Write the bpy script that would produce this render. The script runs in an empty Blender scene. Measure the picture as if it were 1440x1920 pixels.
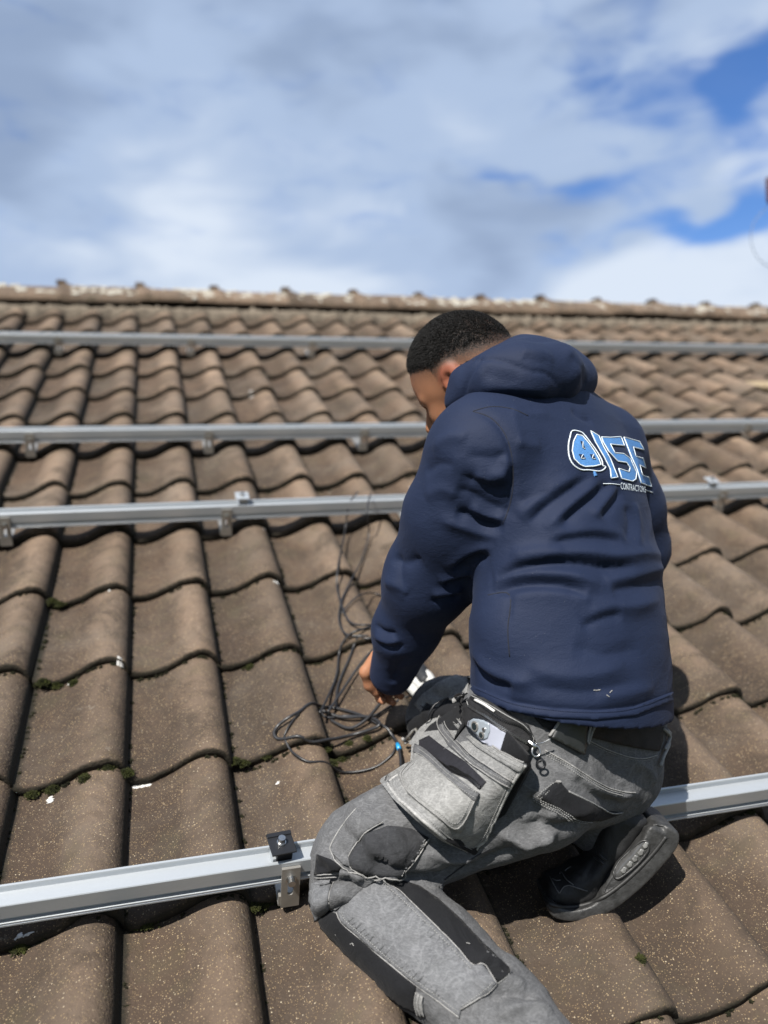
import bpy, bmesh, math, random
import numpy as np
from mathutils import Vector, Matrix
from mathutils.bvhtree import BVHTree
from mathutils.geometry import delaunay_2d_cdt

random.seed(7)
rng = np.random.default_rng(11)
S = bpy.context.scene
COL = S.collection

# ------------------------------------------------------------------ frames
# roof frame: u along the eaves, v up the slope, n off the slope (metres)
PITCH = math.radians(27.0)
RW = np.array([[1, 0, 0], [0, math.cos(PITCH), -math.sin(PITCH)], [0, math.sin(PITCH), math.cos(PITCH)]])
CAM_R = np.array([[0.96408763654735, -0.25241794782042204, 0.08258455469802779],
                  [-0.03923086873200064, -0.44289348026713427, -0.8957155263114502],
                  [0.2626708358289465, 0.8603084009557227, -0.4368907040095158]])
CAM_C = np.array([0.08649968, -1.25132382, 1.17925418])
FPX = 1530.0
TW, TG = 0.2, 0.324           # tile cover width, tile gauge


def roof(u, v, n=0.0):
    return RW @ np.array([u, v, n], float)


C2W = RW @ CAM_R.T            # rotation: view frame (right, down, forward) -> world
CAM_W = RW @ CAM_C


def v2w(q):
    return np.asarray(q, float) @ C2W.T + CAM_W


def w2v(q):
    return (np.asarray(q, float) - CAM_W) @ C2W


def V(x, y, s):
    return np.array([(x - 720) / FPX * s, (y - 960) / FPX * s, s])


def at(x, y, s):
    return v2w(V(x, y, s))


def on_roof(x, y, n=0.0):
    d = CAM_R.T @ np.array([(x - 720) / FPX, (y - 960) / FPX, 1.0])
    s = (n - CAM_C[2]) / d[2]
    return CAM_C + s * d      # roof coordinates


def to_px(w):
    q = w2v(w)
    return 720 + FPX * q[..., 0] / q[..., 2], 960 + FPX * q[..., 1] / q[..., 2]


# ------------------------------------------------------------------ camera
cd = bpy.data.cameras.new('camera')
cam = bpy.data.objects.new('camera', cd)
COL.objects.link(cam)
cd.sensor_fit = 'VERTICAL'
cd.sensor_height = 24.0
cd.sensor_width = 18.0
cd.lens = FPX / 1920 * 24.0
cd.clip_start = 0.05
cd.clip_end = 3000
m = Matrix.Identity(4)
cols = [C2W @ np.array([1, 0, 0]), C2W @ np.array([0, -1, 0]), C2W @ np.array([0, 0, -1])]
for j in range(3):
    for i in range(3):
        m[i][j] = cols[j][i]
for i in range(3):
    m[i][3] = CAM_W[i]
cam.matrix_world = m
cd.dof.use_dof = True
cd.dof.focus_distance = 1.33
cd.dof.aperture_fstop = 1.35
S.camera = cam

S.view_settings.view_transform = 'Standard'
S.view_settings.look = 'None'
S.view_settings.exposure = 1.05
S.view_settings.gamma = 1.0
S.view_settings.use_curve_mapping = False
S.cycles.max_bounces = 6
S.cycles.use_denoising = True

# ------------------------------------------------------------------ sun and sky
# sun direction in the roof frame: a little off the roof's normal, well to the left
sd = RW @ np.array([-0.43, -0.14, 0.89])
sd /= np.linalg.norm(sd)
SUN_EL = math.asin(sd[2])
SUN_AZ = math.atan2(sd[0], sd[1])
sl = bpy.data.lights.new('sun', 'SUN')
sun = bpy.data.objects.new('sun', sl)
COL.objects.link(sun)
sl.energy = 5.0
sl.angle = math.radians(0.5)
sl.color = (1.0, 0.955, 0.89)
sun.rotation_euler = Vector(sd).to_track_quat('Z', 'Y').to_euler()
sun.location = (0, 0, 8)

world = bpy.data.worlds.new('World')
S.world = world
world.use_nodes = True


class NT:
    """tiny node-tree helper"""

    def __init__(self, tree):
        self.t = tree
        self.n = tree.nodes
        self.l = tree.links

    def node(self, kind, **kw):
        nd = self.n.new(kind)
        ins = kw.pop('ins', {})
        for k, v in kw.items():
            setattr(nd, k, v)
        for k, v in ins.items():
            self.set(nd, k, v)
        return nd

    def set(self, nd, k, v):
        s = nd.inputs[k]
        if hasattr(v, 'is_output') and v.is_output:
            self.l.new(v, s)
        else:
            s.default_value = v

    def math(self, op, a, b=0.0, c=0.0, clamp=False):
        nd = self.node('ShaderNodeMath', operation=op, use_clamp=clamp)
        for i, v in enumerate((a, b, c)):
            self.set(nd, i, v)
        return nd.outputs[0]

    def mix(self, fac, a, b, blend='MIX'):
        nd = self.node('ShaderNodeMix', data_type='RGBA', blend_type=blend)
        self.set(nd, 0, fac)
        for k, v in ((6, a), (7, b)):
            if isinstance(v, tuple) and len(v) == 3:
                v = v + (1.0,)
            self.set(nd, k, v)
        return nd.outputs[2]

    def ramp(self, fac, stops, interp='LINEAR'):
        nd = self.node('ShaderNodeValToRGB')
        nd.color_ramp.interpolation = interp
        el = nd.color_ramp.elements
        while len(el) < len(stops):
            el.new(0.5)
        for e, (p, c) in zip(el, stops):
            e.position = p
            if not isinstance(c, tuple):
                c = (c, c, c)
            e.color = c + (1.0,) if len(c) == 3 else c
        self.set(nd, 0, fac)
        return nd.outputs[0]

    def noise(self, vec, scale, detail=4.0, rough=0.55, dist=0.0):
        nd = self.node('ShaderNodeTexNoise', ins={'Scale': scale, 'Detail': detail, 'Roughness': rough, 'Distortion': dist})
        if vec is not None:
            self.set(nd, 'Vector', vec)
        return nd.outputs['Fac']

    def voro(self, vec, scale, feature='F1', out='Distance', rand=1.0):
        nd = self.node('ShaderNodeTexVoronoi', feature=feature, ins={'Scale': scale, 'Randomness': rand})
        if vec is not None:
            self.set(nd, 'Vector', vec)
        return nd.outputs[out]

    def mapping(self, vec, loc=(0, 0, 0), rot=(0, 0, 0), scale=(1, 1, 1)):
        nd = self.node('ShaderNodeMapping', ins={'Vector': vec, 'Location': loc, 'Rotation': rot, 'Scale': scale})
        return nd.outputs[0]

    def bump(self, h, strength=0.3, dist=0.01, normal=None):
        nd = self.node('ShaderNodeBump', ins={'Strength': strength, 'Distance': dist, 'Height': h})
        if normal is not None:
            self.set(nd, 'Normal', normal)
        return nd.outputs[0]


def build_world():
    w = NT(world.node_tree)
    for nd in list(w.n):
        w.n.remove(nd)
    out = w.node('ShaderNodeOutputWorld')
    bg = w.node('ShaderNodeBackground')
    w.l.new(bg.outputs[0], out.inputs[0])
    sky = w.node('ShaderNodeTexSky', sky_type='NISHITA', sun_disc=False)
    sky.sun_elevation = SUN_EL
    sky.sun_rotation = SUN_AZ
    sky.air_density = 1.0
    sky.dust_density = 0.4
    sky.ozone_density = 2.5
    hs = w.node('ShaderNodeHueSaturation', ins={'Saturation': 1.30, 'Value': 0.074, 'Hue': 0.512, 'Color': sky.outputs[0]})
    co = w.node('ShaderNodeTexCoord').outputs['Generated']
    # cloud coverage: broad soft noise, stretched along the horizon
    st = w.mapping(co, loc=SKY_OFF, scale=(1.0, 1.0, 2.1))
    n1 = w.noise(st, 2.6, 3.0, 0.5, 0.4)
    n2 = w.noise(w.mapping(co, loc=(3.1, 1.2, 0.4), scale=(1, 1, 2.4)), 5.5, 3.0, 0.5, 0.3)
    # open sky: a clear streak running through the broken cloud
    wn = w.node('ShaderNodeTexNoise', ins={'Vector': w.mapping(co, scale=(1, 1, 1.8)), 'Scale': 7.0, 'Detail': 2.0, 'Roughness': 0.5})
    wv_ = w.node('ShaderNodeVectorMath', operation='SUBTRACT', ins={0: wn.outputs['Color'], 1: (0.5, 0.5, 0.5)}).outputs[0]
    wv_ = w.node('ShaderNodeVectorMath', operation='MULTIPLY', ins={0: wv_, 1: (0.22, 0.22, 0.12)}).outputs[0]
    cow = w.node('ShaderNodeVectorMath', operation='ADD', ins={0: co, 1: wv_}).outputs[0]
    gaps = None
    for (px, py, wx, wy, amp) in SKY_GAPS:
        d = v2w(V(px, py, 1.0)) - CAM_W
        d /= np.linalg.norm(d)
        rt = np.cross(d, [0, 0, 1])
        rt /= np.linalg.norm(rt)
        upv = np.cross(rt, d)
        dx = w.node('ShaderNodeVectorMath', operation='DOT_PRODUCT', ins={0: cow, 1: tuple(rt)}).outputs['Value']
        dy = w.node('ShaderNodeVectorMath', operation='DOT_PRODUCT', ins={0: cow, 1: tuple(upv)}).outputs['Value']
        df = w.node('ShaderNodeVectorMath', operation='DOT_PRODUCT', ins={0: co, 1: tuple(d)}).outputs['Value']
        q = w.math('ADD', w.math('POWER', w.math('MULTIPLY', dx, 1.0 / wx), 2.0), w.math('POWER', w.math('MULTIPLY', dy, 1.0 / wy), 2.0))
        g = w.math('EXPONENT', w.math('MULTIPLY', q, -1.0))
        g = w.math('MULTIPLY', g, w.math('GREATER_THAN', df, 0.0))
        g = w.math('MULTIPLY', g, amp)
        gaps = g if gaps is None else w.math('ADD', gaps, g)
    nn = w.math('MULTIPLY', w.math('SUBTRACT', n1, 0.5), 0.7)
    n2c = w.math('MULTIPLY', w.math('SUBTRACT', w.noise(w.mapping(co, loc=(2, 5, 1), scale=(1, 1, 2.6)), 11.0, 5.0, 0.6, 0.4), 0.5), 1.5)
    clear = w.math('ADD', w.math('ADD', gaps, nn), n2c)
    clear = w.ramp(clear, [(0.06, 0.0), (1.0, 0.95)], 'EASE')
    # cloud body: grey-blue bases, brighter sunlit parts lower down
    el = w.node('ShaderNodeSeparateXYZ', ins={0: co}).outputs['Z']
    low = w.ramp(el, [(0.22, 1.0), (0.46, 0.0)], 'EASE')
    n3 = w.noise(w.mapping(co, loc=(9, 4, 2), scale=(1, 1, 2.0)), 2.4, 2.5, 0.5, 0.3)
    shade = w.math('ADD', w.math('MULTIPLY', w.math('SUBTRACT', n2, 0.5), 1.3), w.math('MULTIPLY', w.math('SUBTRACT', n3, 0.5), 1.6))
    shade = w.math('ADD', w.math('ADD', shade, 0.36), w.math('MULTIPLY', low, w.math('ADD', 0.12, w.math('MULTIPLY', n3, 0.62))))
    cl = w.ramp(shade, [(0.05, (0.146, 0.192, 0.280)), (0.45, (0.212, 0.268, 0.368)), (0.95, (0.350, 0.392, 0.455))], 'EASE')
    colr = w.mix(clear, cl, hs.outputs[0])
    w.l.new(colr, bg.inputs[0])
    bg.inputs[1].default_value = 1.0


SKY_OFF = (0.3, 0.9, 0.0)
SKY_GAPS = [(1330, 396, 0.12, 0.022, 0.95), (1445, 370, 0.05, 0.04, 0.6), (1090, 335, 0.075, 0.018, 0.75), (940, 322, 0.03, 0.012, 0.5),
            (1330, 165, 0.11, 0.036, 0.85), (1445, 118, 0.065, 0.040, 0.85), (1096, 60, 0.030, 0.075, 0.42), (1390, 248, 0.05, 0.028, 0.5)]
build_world()


# ------------------------------------------------------------------ materials
def new_mat(name):
    mt = bpy.data.materials.new(name)
    mt.use_nodes = True
    t = NT(mt.node_tree)
    b = t.n['Principled BSDF']
    return mt, t, b


def rgb(c):
    return tuple(c) + (1.0,)


def mat_tile():
    mt, t, b = new_mat('weathered_concrete_tile')
    pos = t.node('ShaderNodeNewGeometry').outputs['Position']
    oi = t.node('ShaderNodeObjectInfo')
    big = t.noise(pos, 7.0, 5.0, 0.6)
    med = t.noise(pos, 28.0, 5.0, 0.65)
    fine = t.noise(pos, 260.0, 3.0, 0.7)
    col = t.ramp(big, [(0.3, (0.036, 0.023, 0.016)), (0.52, (0.068, 0.045, 0.031)), (0.72, (0.110, 0.077, 0.054))])
    # paler worn crowns and grimy pans, with sunlit crest and shaded trough painted in
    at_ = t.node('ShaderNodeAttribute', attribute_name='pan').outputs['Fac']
    worn_lit = t.math('ADD', at_, t.math('MULTIPLY', t.math('SUBTRACT', med, 0.5), 0.9))
    col = t.mix(t.math('MULTIPLY', t.ramp(worn_lit, [(0.35, 0.0), (0.95, 1.0)]), 0.9), col, (0.250, 0.186, 0.138))
    col = t.mix(t.math('MULTIPLY', t.ramp(med, [(0.5, 0.0), (0.75, 1.0)]), 0.5), col, (0.040, 0.028, 0.020))
    # per-tile tone
    tone = t.math('ADD', 0.60, t.math('MULTIPLY', oi.outputs['Random'], 0.72))
    tn = t.node('ShaderNodeCombineColor', ins={0: tone, 1: tone, 2: tone}).outputs[0]
    col = t.mix(1.0, col, tn, 'MULTIPLY')
    rr = t.math('FRACT', t.math('MULTIPLY', oi.outputs['Random'], 13.7))
    col = t.mix(t.math('MULTIPLY', rr, 0.30), col, (0.125, 0.084, 0.057))
    # broad grey bloom and damp dark patches
    gz_ = t.noise(t.mapping(pos, loc=(5, 5, 5)), 3.2, 6.0, 0.7, 0.5)
    col = t.mix(t.math('MULTIPLY', t.ramp(gz_, [(0.46, 0.0), (0.66, 1.0)]), 0.50), col, (0.165, 0.145, 0.122))
    dk_ = t.noise(t.mapping(pos, loc=(8, 1, 3)), 6.5, 6.0, 0.72, 0.6)
    col = t.mix(t.math('MULTIPLY', t.ramp(dk_, [(0.48, 0.0), (0.64, 1.0)]), 0.72), col, (0.036, 0.026, 0.018))
    # dimmer light on the near tiles, painted as darker colour towards the eaves
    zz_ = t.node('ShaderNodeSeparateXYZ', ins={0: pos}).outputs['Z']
    dim_z = t.math('ADD', zz_, t.math('MULTIPLY', t.math('SUBTRACT', t.noise(pos, 4.0, 5.0, 0.7), 0.5), 1.3))
    col = t.mix(t.math('MULTIPLY', t.ramp(t.math('ADD', t.math('MULTIPLY', dim_z, 0.5), 0.5), [(0.30, 1.0), (0.95, 0.0)]), 0.62), col, (0.058, 0.044, 0.032))
    # aggregate: pale and yellow quartz specks
    for sc, thr, cc, am in ((230.0, 0.22, (0.42, 0.33, 0.20), 0.8), (380.0, 0.28, (0.30, 0.22, 0.12), 0.8), (140.0, 0.13, (0.56, 0.49, 0.36), 0.8)):
        vd = t.node('ShaderNodeTexVoronoi', ins={'Scale': sc, 'Vector': pos})
        rnd = t.node('ShaderNodeSeparateColor', ins={0: vd.outputs['Color']})
        keep = t.math('GREATER_THAN', rnd.outputs[0], 0.45)
        size = t.math('MULTIPLY', thr, t.math('ADD', 0.4, rnd.outputs[1]))
        sp = t.math('MULTIPLY', t.math('LESS_THAN', vd.outputs['Distance'], size), keep)
        sp = t.math('MULTIPLY', sp, t.ramp(t.noise(t.mapping(pos, loc=(sc, 1, 2)), 20.0, 4.0, 0.7), [(0.36, 0.35), (0.60, 1.0)]))
        col = t.mix(t.math('MULTIPLY', sp, am), col, cc)
    # dark pores
    vp = t.voro(pos, 240.0)
    col = t.mix(t.math('MULTIPLY', t.math('LESS_THAN', vp, 0.14), 0.5), col, (0.03, 0.02, 0.015))
    # pale lichen rosettes and a green-brown algae film, more on some tiles
    li = t.noise(t.mapping(pos, loc=(3, 7, 1)), 16.0, 6.0, 0.7, 0.6)
    col = t.mix(t.math('MULTIPLY', t.ramp(li, [(0.66, 0.0), (0.72, 1.0)]), 0.45), col, (0.33, 0.31, 0.26))
    al = t.noise(t.mapping(pos, loc=(1, 2, 9)), 9.0, 5.0, 0.65)
    col = t.mix(t.math('MULTIPLY', t.ramp(al, [(0.55, 0.0), (0.72, 1.0)]), 0.35), col, (0.075, 0.070, 0.036))
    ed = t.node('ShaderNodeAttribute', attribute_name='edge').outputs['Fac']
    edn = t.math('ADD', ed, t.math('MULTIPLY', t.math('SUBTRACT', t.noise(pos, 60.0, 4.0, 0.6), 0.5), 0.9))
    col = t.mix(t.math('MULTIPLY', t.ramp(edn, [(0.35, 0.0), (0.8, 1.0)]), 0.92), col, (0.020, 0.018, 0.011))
    col = t.mix(1.0, col, (0.60, 0.575, 0.55), 'MULTIPLY')
    t.l.new(col, b.inputs['Base Color'])
    b.inputs['Roughness'].default_value = 0.88
    b.inputs['Specular IOR Level'].default_value = 0.3
    h = t.math('ADD', t.math('MULTIPLY', fine, 0.5), t.math('MULTIPLY', t.voro(pos, 170.0), -0.35))
    h = t.math('ADD', h, t.math('MULTIPLY', med, 1.1))
    t.l.new(t.bump(h, 0.55, 0.004), b.inputs['Normal'])
    return mt


ALB = 0.66


def mat_simple(name, c, rough=0.6, metal=0.0, var=0.15, scale=40.0, bump=0.0, bscale=200.0, spec=0.5, c2=None):
    mt, t, b = new_mat(name)
    pos = t.node('ShaderNodeNewGeometry').outputs['Position']
    n = t.noise(pos, scale, 4.0, 0.6)
    c = tuple(x * ALB for x in c)
    d = tuple(x * ALB for x in c2) if c2 else tuple(x * (1 - 2 * var) for x in c)
    col = t.ramp(n, [(0.3, d), (0.7, c)])
    t.l.new(col, b.inputs['Base Color'])
    b.inputs['Roughness'].default_value = rough
    b.inputs['Metallic'].default_value = metal
    b.inputs['Specular IOR Level'].default_value = spec
    if bump:
        t.l.new(t.bump(t.noise(pos, bscale, 3.0, 0.6), bump, 0.003), b.inputs['Normal'])
    return mt


def mat_alu():
    mt, t, b = new_mat('mill_finish_aluminium')
    pos = t.node('ShaderNodeNewGeometry').outputs['Position']
    n = t.noise(t.mapping(pos, scale=(3, 260, 260)), 4.0, 4.0, 0.6)
    sm = t.noise(t.mapping(pos, scale=(0.6, 2.0, 2.0)), 16.0, 6.0, 0.75, 0.4)
    col = t.mix(sm, (0.43, 0.452, 0.47), (0.30, 0.322, 0.342))
    t.l.new(col, b.inputs['Base Color'])
    b.inputs['Metallic'].default_value = 0.55
    t.l.new(t.math('ADD', 0.26, t.math('MULTIPLY', sm, 0.34)), b.inputs['Roughness'])
    t.l.new(t.bump(n, 0.16, 0.0012), b.inputs['Normal'])
    return mt


M = {}
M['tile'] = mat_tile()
M['alu'] = mat_alu()
M['steel'] = mat_simple('brushed_stainless_steel', (0.52, 0.50, 0.46), 0.45, 0.75, 0.12, 30, 0.08, 300)
M['bolt'] = mat_simple('bright_steel_bolt', (0.75, 0.75, 0.74), 0.28, 1.0, 0.08, 60)
M['black_alu'] = mat_simple('black_anodised_metal', (0.017, 0.018, 0.022), 0.45, 0.2, 0.15, 40, 0.05)
M['deck'] = mat_simple('dark_underlay', (0.020, 0.018, 0.015), 0.95, 0, 0.2, 20)
M['moss'] = mat_simple('moss', (0.050, 0.056, 0.012), 0.95, 0, 0.3, 90, 0.6, 300, 0.2, c2=(0.018, 0.020, 0.008))
M['mortar'] = mat_simple('ridge_mortar', (0.24, 0.20, 0.155), 0.95, 0, 0.25, 25, 0.6, 120, 0.2)
M['white'] = mat_simple('chalky_white_dropping', (0.74, 0.73, 0.70), 0.8, 0, 0.08, 120, 0.4, 300, 0.3)


# ------------------------------------------------------------------ object helpers
def link(o, parent=None):
    COL.objects.link(o)
    if parent is not None:
        o.parent = parent
    return o


def tag(o, label=None, cat=None, group=None, kind=None):
    for k, v in (('label', label), ('category', cat), ('group', group), ('kind', kind)):
        if v:
            o[k] = v
    return o


def empty(name, loc, label=None, cat=None, group=None, kind=None):
    o = bpy.data.objects.new(name, None)
    o.empty_display_size = 0.05
    link(o)
    o.location = tuple(float(x) for x in loc)
    o['_'] = 0
    del o['_']
    return tag(o, label, cat, group, kind)


def root_loc(p):
    return np.zeros(3) if p is None else root_loc(p.parent) + np.array(p.location)


def mesh_obj(name, verts, faces, mat, parent=None, smooth=False, edges=()):
    """verts in world coordinates; the mesh is stored about its parent's origin"""
    me = bpy.data.meshes.new(name)
    off = root_loc(parent)
    v = np.asarray(verts, float).reshape(-1, 3) - off
    if isinstance(faces, np.ndarray) and faces.ndim == 2:
        faces = faces.tolist()
    me.from_pydata(v.tolist(), list(edges), faces)
    if mat is not None:
        me.materials.append(mat)
    if smooth:
        me.polygons.foreach_set('use_smooth', [True] * len(me.polygons))
    me.update()
    o = bpy.data.objects.new(name, me)
    return link(o, parent)


def copy_obj(o, parent=None):
    c = o.copy()
    COL.objects.link(c)
    c.parent = parent
    return c


class MB:
    """mesh collector (vertices in whatever frame the caller uses)"""

    def __init__(self):
        self.v = []
        self.f = []

    def add(self, vs, fs):
        k = len(self.v)
        self.v += [tuple(map(float, p)) for p in vs]
        self.f += [tuple(i + k for i in f) for f in fs]

    def box(self, c, s, rot=None, bev=0.0):
        c = np.array(c, float)
        s = np.array(s, float) / 2
        if bev:
            pts = []
            for sx in (-1, 1):
                for sy in (-1, 1):
                    for sz in (-1, 1):
                        for ax in range(3):
                            p = np.array([sx, sy, sz]) * (s - bev)
                            p[ax] = (sx, sy, sz)[ax] * s[ax]
                            pts.append(p)
            pts = np.array(pts)
            bm = bmesh.new()
            for p in pts:
                bm.verts.new(p)
            bmesh.ops.convex_hull(bm, input=bm.verts)
            bm.verts.index_update()
            vs = np.array([list(q.co) for q in bm.verts])
            fs = [[q.index for q in f.verts] for f in bm.faces]
            bm.free()
        else:
            vs = np.array([[x, y, z] for x in (-1, 1) for y in (-1, 1) for z in (-1, 1)], float) * s
            fs = [(0, 1, 3, 2), (4, 6, 7, 5), (0, 4, 5, 1), (2, 3, 7, 6), (0, 2, 6, 4), (1, 5, 7, 3)]
        if rot is not None:
            vs = vs @ np.array(rot).T
        self.add(vs + c, fs)

    def prism(self, poly, x0, x1, fn, closed_ends=True):
        """poly: 2-D outline; swept between x0 and x1; fn(x, a, b) -> point"""
        n = len(poly)
        vs = [fn(x0, a, b) for a, b in poly] + [fn(x1, a, b) for a, b in poly]
        fs = [(i, (i + 1) % n, n + (i + 1) % n, n + i) for i in range(n)]
        if closed_ends:
            fs += [tuple(range(n))[::-1], tuple(range(n, 2 * n))]
        self.add(vs, fs)

    def cyl(self, a, b, r, n=14, r2=None, caps=True):
        a = np.array(a, float)
        b = np.array(b, float)
        r2 = r if r2 is None else r2
        d = (b - a) / np.linalg.norm(b - a)
        x = np.cross(d, [0, 0, 1]) if abs(d[2]) < 0.9 else np.cross(d, [1, 0, 0])
        x /= np.linalg.norm(x)
        y = np.cross(d, x)
        vs = []
        for c, rr in ((a, r), (b, r2)):
            for i in range(n):
                t = 2 * math.pi * i / n
                vs.append(c + rr * (math.cos(t) * x + math.sin(t) * y))
        fs = [(i, (i + 1) % n, n + (i + 1) % n, n + i) for i in range(n)]
        if caps:
            fs += [tuple(range(n))[::-1], tuple(range(n, 2 * n))]
        self.add(vs, fs)

    def build(self, name, mat, parent=None, smooth=False):
        return mesh_obj(name, np.array(self.v), self.f, mat, parent, smooth)


def catmull(pts, n=8, closed=False):
    P = np.array(pts, float)
    if len(P) < 3:
        return np.array([P[0] + (P[-1] - P[0]) * t for t in np.linspace(0, 1, n + 1)])
    out = []
    N = len(P)
    rngi = range(N if closed else N - 1)
    for i in rngi:
        if closed:
            p0, p1, p2, p3 = P[(i - 1) % N], P[i], P[(i + 1) % N], P[(i + 2) % N]
        else:
            p0, p1, p2, p3 = P[max(i - 1, 0)], P[i], P[i + 1], P[min(i + 2, N - 1)]
        for t in np.linspace(0, 1, n, endpoint=False):
            out.append(0.5 * (2 * p1 + (p2 - p0) * t + (2 * p0 - 5 * p1 + 4 * p2 - p3) * t * t + (3 * p1 - p0 - 3 * p2 + p3) * t ** 3))
    if not closed:
        out.append(P[-1])
    return np.array(out)


def tube(mb, pts, r, n=8, closed=False, radii=None, caps=True):
    P = np.asarray(pts, float)
    N = len(P)
    if closed:
        T = np.roll(P, -1, 0) - np.roll(P, 1, 0)
    else:
        T = np.gradient(P, axis=0)
    T /= np.linalg.norm(T, axis=1)[:, None] + 1e-12
    x = np.cross(T[0], [0.3, 0.5, 0.81])
    x /= np.linalg.norm(x)
    vs = []
    for i in range(N):
        x = x - T[i] * (x @ T[i])
        x /= np.linalg.norm(x) + 1e-12
        y = np.cross(T[i], x)
        rr = r if radii is None else radii[i]
        for j in range(n):
            a = 2 * math.pi * j / n
            vs.append(P[i] + rr * (math.cos(a) * x + math.sin(a) * y))
    fs = []
    for i in range(N if closed else N - 1):
        k = (i + 1) % N
        for j in range(n):
            fs.append((i * n + j, i * n + (j + 1) % n, k * n + (j + 1) % n, k * n + j))
    if not closed and caps:
        fs += [tuple(range(n))[::-1], tuple(range((N - 1) * n, N * n))]
    mb.add(vs, fs)


# ------------------------------------------------------------------ ground, house, roof deck
ROWS = range(-4, 12)
RIDGE_V = 12.05 * TG
EAVE_V = -4 * TG - 0.05
U0, U1 = -14 * TW, 34 * TW
g = roof(1.5, 2.5, 0)
gz = roof(0, EAVE_V, 0)[2] - 3.2
M['grass'] = mat_simple('lawn', (0.07, 0.09, 0.03), 0.95, 0, 0.3, 0.6, 0.3, 30, 0.2, c2=(0.04, 0.06, 0.02))
mesh_obj('ground', [(-900, -900, gz), (900, -900, gz), (900, 900, gz), (-900, 900, gz)], [(0, 1, 2, 3)], M['grass'])['kind'] = 'structure'
mb = MB()
e0 = roof(0, EAVE_V, -0.10)
r0 = roof(0, RIDGE_V, -0.10)
back = (2 * r0[1] - e0[1], e0[2])
prof = [(e0[1], e0[2]), (r0[1], r0[2]), back, (back[0], back[1] - 0.06), (r0[1], r0[2] - 0.08), (e0[1], e0[2] - 0.06)]
n = len(prof)
vs = [(U0, a, b) for a, b in prof] + [(U1, a, b) for a, b in prof]
fs = [(i, (i + 1) % n, n + (i + 1) % n, n + i) for i in range(n)] + [tuple(range(n))[::-1], tuple(range(n, 2 * n))]
roof_o = mesh_obj('roof', vs, fs, M['deck'])
tag(roof_o, 'pitched roof slope of brown concrete pantiles running up to the ridge', kind='structure')
M['brickwall'] = mat_simple('house_wall', (0.30, 0.16, 0.11), 0.9, 0, 0.2, 8, 0.3, 60, 0.3)
mb = MB()
mb.box(((U0 + U1) / 2, (e0[1] + back[0]) / 2, (gz + e0[2] - 0.08) / 2), (U1 - U0 - 0.4, back[0] - e0[1] - 0.5, e0[2] - 0.08 - gz))
hw = mb.build('house_wall', M['brickwall'])
tag(hw, 'brick walls of the house under the tiled roof', 'house wall')


# ------------------------------------------------------------------ roof tiles
PROFX = np.array([-0.02, 0.00, 0.06, 0.13, 0.21, 0.29, 0.37, 0.45, 0.53, 0.61, 0.69, 0.77, 0.84, 0.90, 0.95, 0.985, 1.012])
PROFZ = np.array([4.0, 1.5, 0.0, -1.0, -0.4, 2.4, 7.4, 14.2, 22.0, 29.2, 34.8, 37.6, 37.2, 33.0, 25.5, 16.0, 5.0]) / 1000 * 1.28
TH = 0.026


def tile_mesh(seed):
    r = np.random.default_rng(seed)
    xs, zs = PROFX * TW, PROFZ
    ys = np.array([0.0, 0.006, 0.03, 0.09, 0.18, 0.27, 0.345, 0.40])
    nx, ny = len(xs), len(ys)
    nrm = np.gradient(zs, xs)
    wob = np.interp(np.arange(nx), np.linspace(0, nx - 1, 7), r.normal(0, 1, 7))
    V_, F_ = [], []
    for j, y in enumerate(ys):
        for i in range(nx):
            yy = y + (wob[i] * 0.0032 if j < 2 else 0)
            z = zs[i] - 0.076 * y           # tilts back under the course above
            if j == 0:
                z -= 0.005
            if j in (3, 4, 5):
                z += r.normal(0, 0.0006)
            V_.append((xs[i], yy, z))
    for j in range(ny - 1):
        for i in range(nx - 1):
            a = j * nx + i
            F_.append((a, a + 1, a + nx + 1, a + nx))
    base = len(V_)
    for i in range(nx):                       # thick butt edge facing down the slope
        V_.append((xs[i], wob[i] * 0.0032 + 0.002 + r.normal(0, 0.001), zs[i] - TH + 0.004 * math.sin(i * 1.7 + seed)))
    for i in range(nx):
        V_.append((xs[i], 0.09, zs[i] - TH - 0.076 * 0.09))
    for i in range(nx - 1):
        F_.append((base + i, base + i + 1, i + 1, i))
        F_.append((base + nx + i, base + nx + i + 1, base + i + 1, base + i))
    b2 = len(V_)
    for j in range(ny):                       # the rolled side's edge
        V_.append((xs[-1] - 0.002, ys[j], zs[-1] - TH * 0.8 - 0.076 * ys[j]))
    for j in range(ny - 1):
        F_.append((j * nx + nx - 1, b2 + j, b2 + j + 1, (j + 1) * nx + nx - 1))
    me = bpy.data.meshes.new('tile')
    me.from_pydata([tuple(map(float, p)) for p in V_], [], F_)
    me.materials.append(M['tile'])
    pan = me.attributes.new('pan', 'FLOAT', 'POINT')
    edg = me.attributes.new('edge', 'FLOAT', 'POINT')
    pv, ev = [], []
    for k in range(len(V_)):
        x, y, z = V_[k]
        i = k % nx if k < nx * ny else ((k - base) % nx if k < b2 else nx - 1)
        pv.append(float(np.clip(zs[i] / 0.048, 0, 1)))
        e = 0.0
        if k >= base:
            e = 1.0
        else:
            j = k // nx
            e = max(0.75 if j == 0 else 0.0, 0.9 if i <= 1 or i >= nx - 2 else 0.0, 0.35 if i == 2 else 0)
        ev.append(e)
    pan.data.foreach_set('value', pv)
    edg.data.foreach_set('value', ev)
    me.polygons.foreach_set('use_smooth', [True] * len(me.polygons))
    me.update()
    return me


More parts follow.
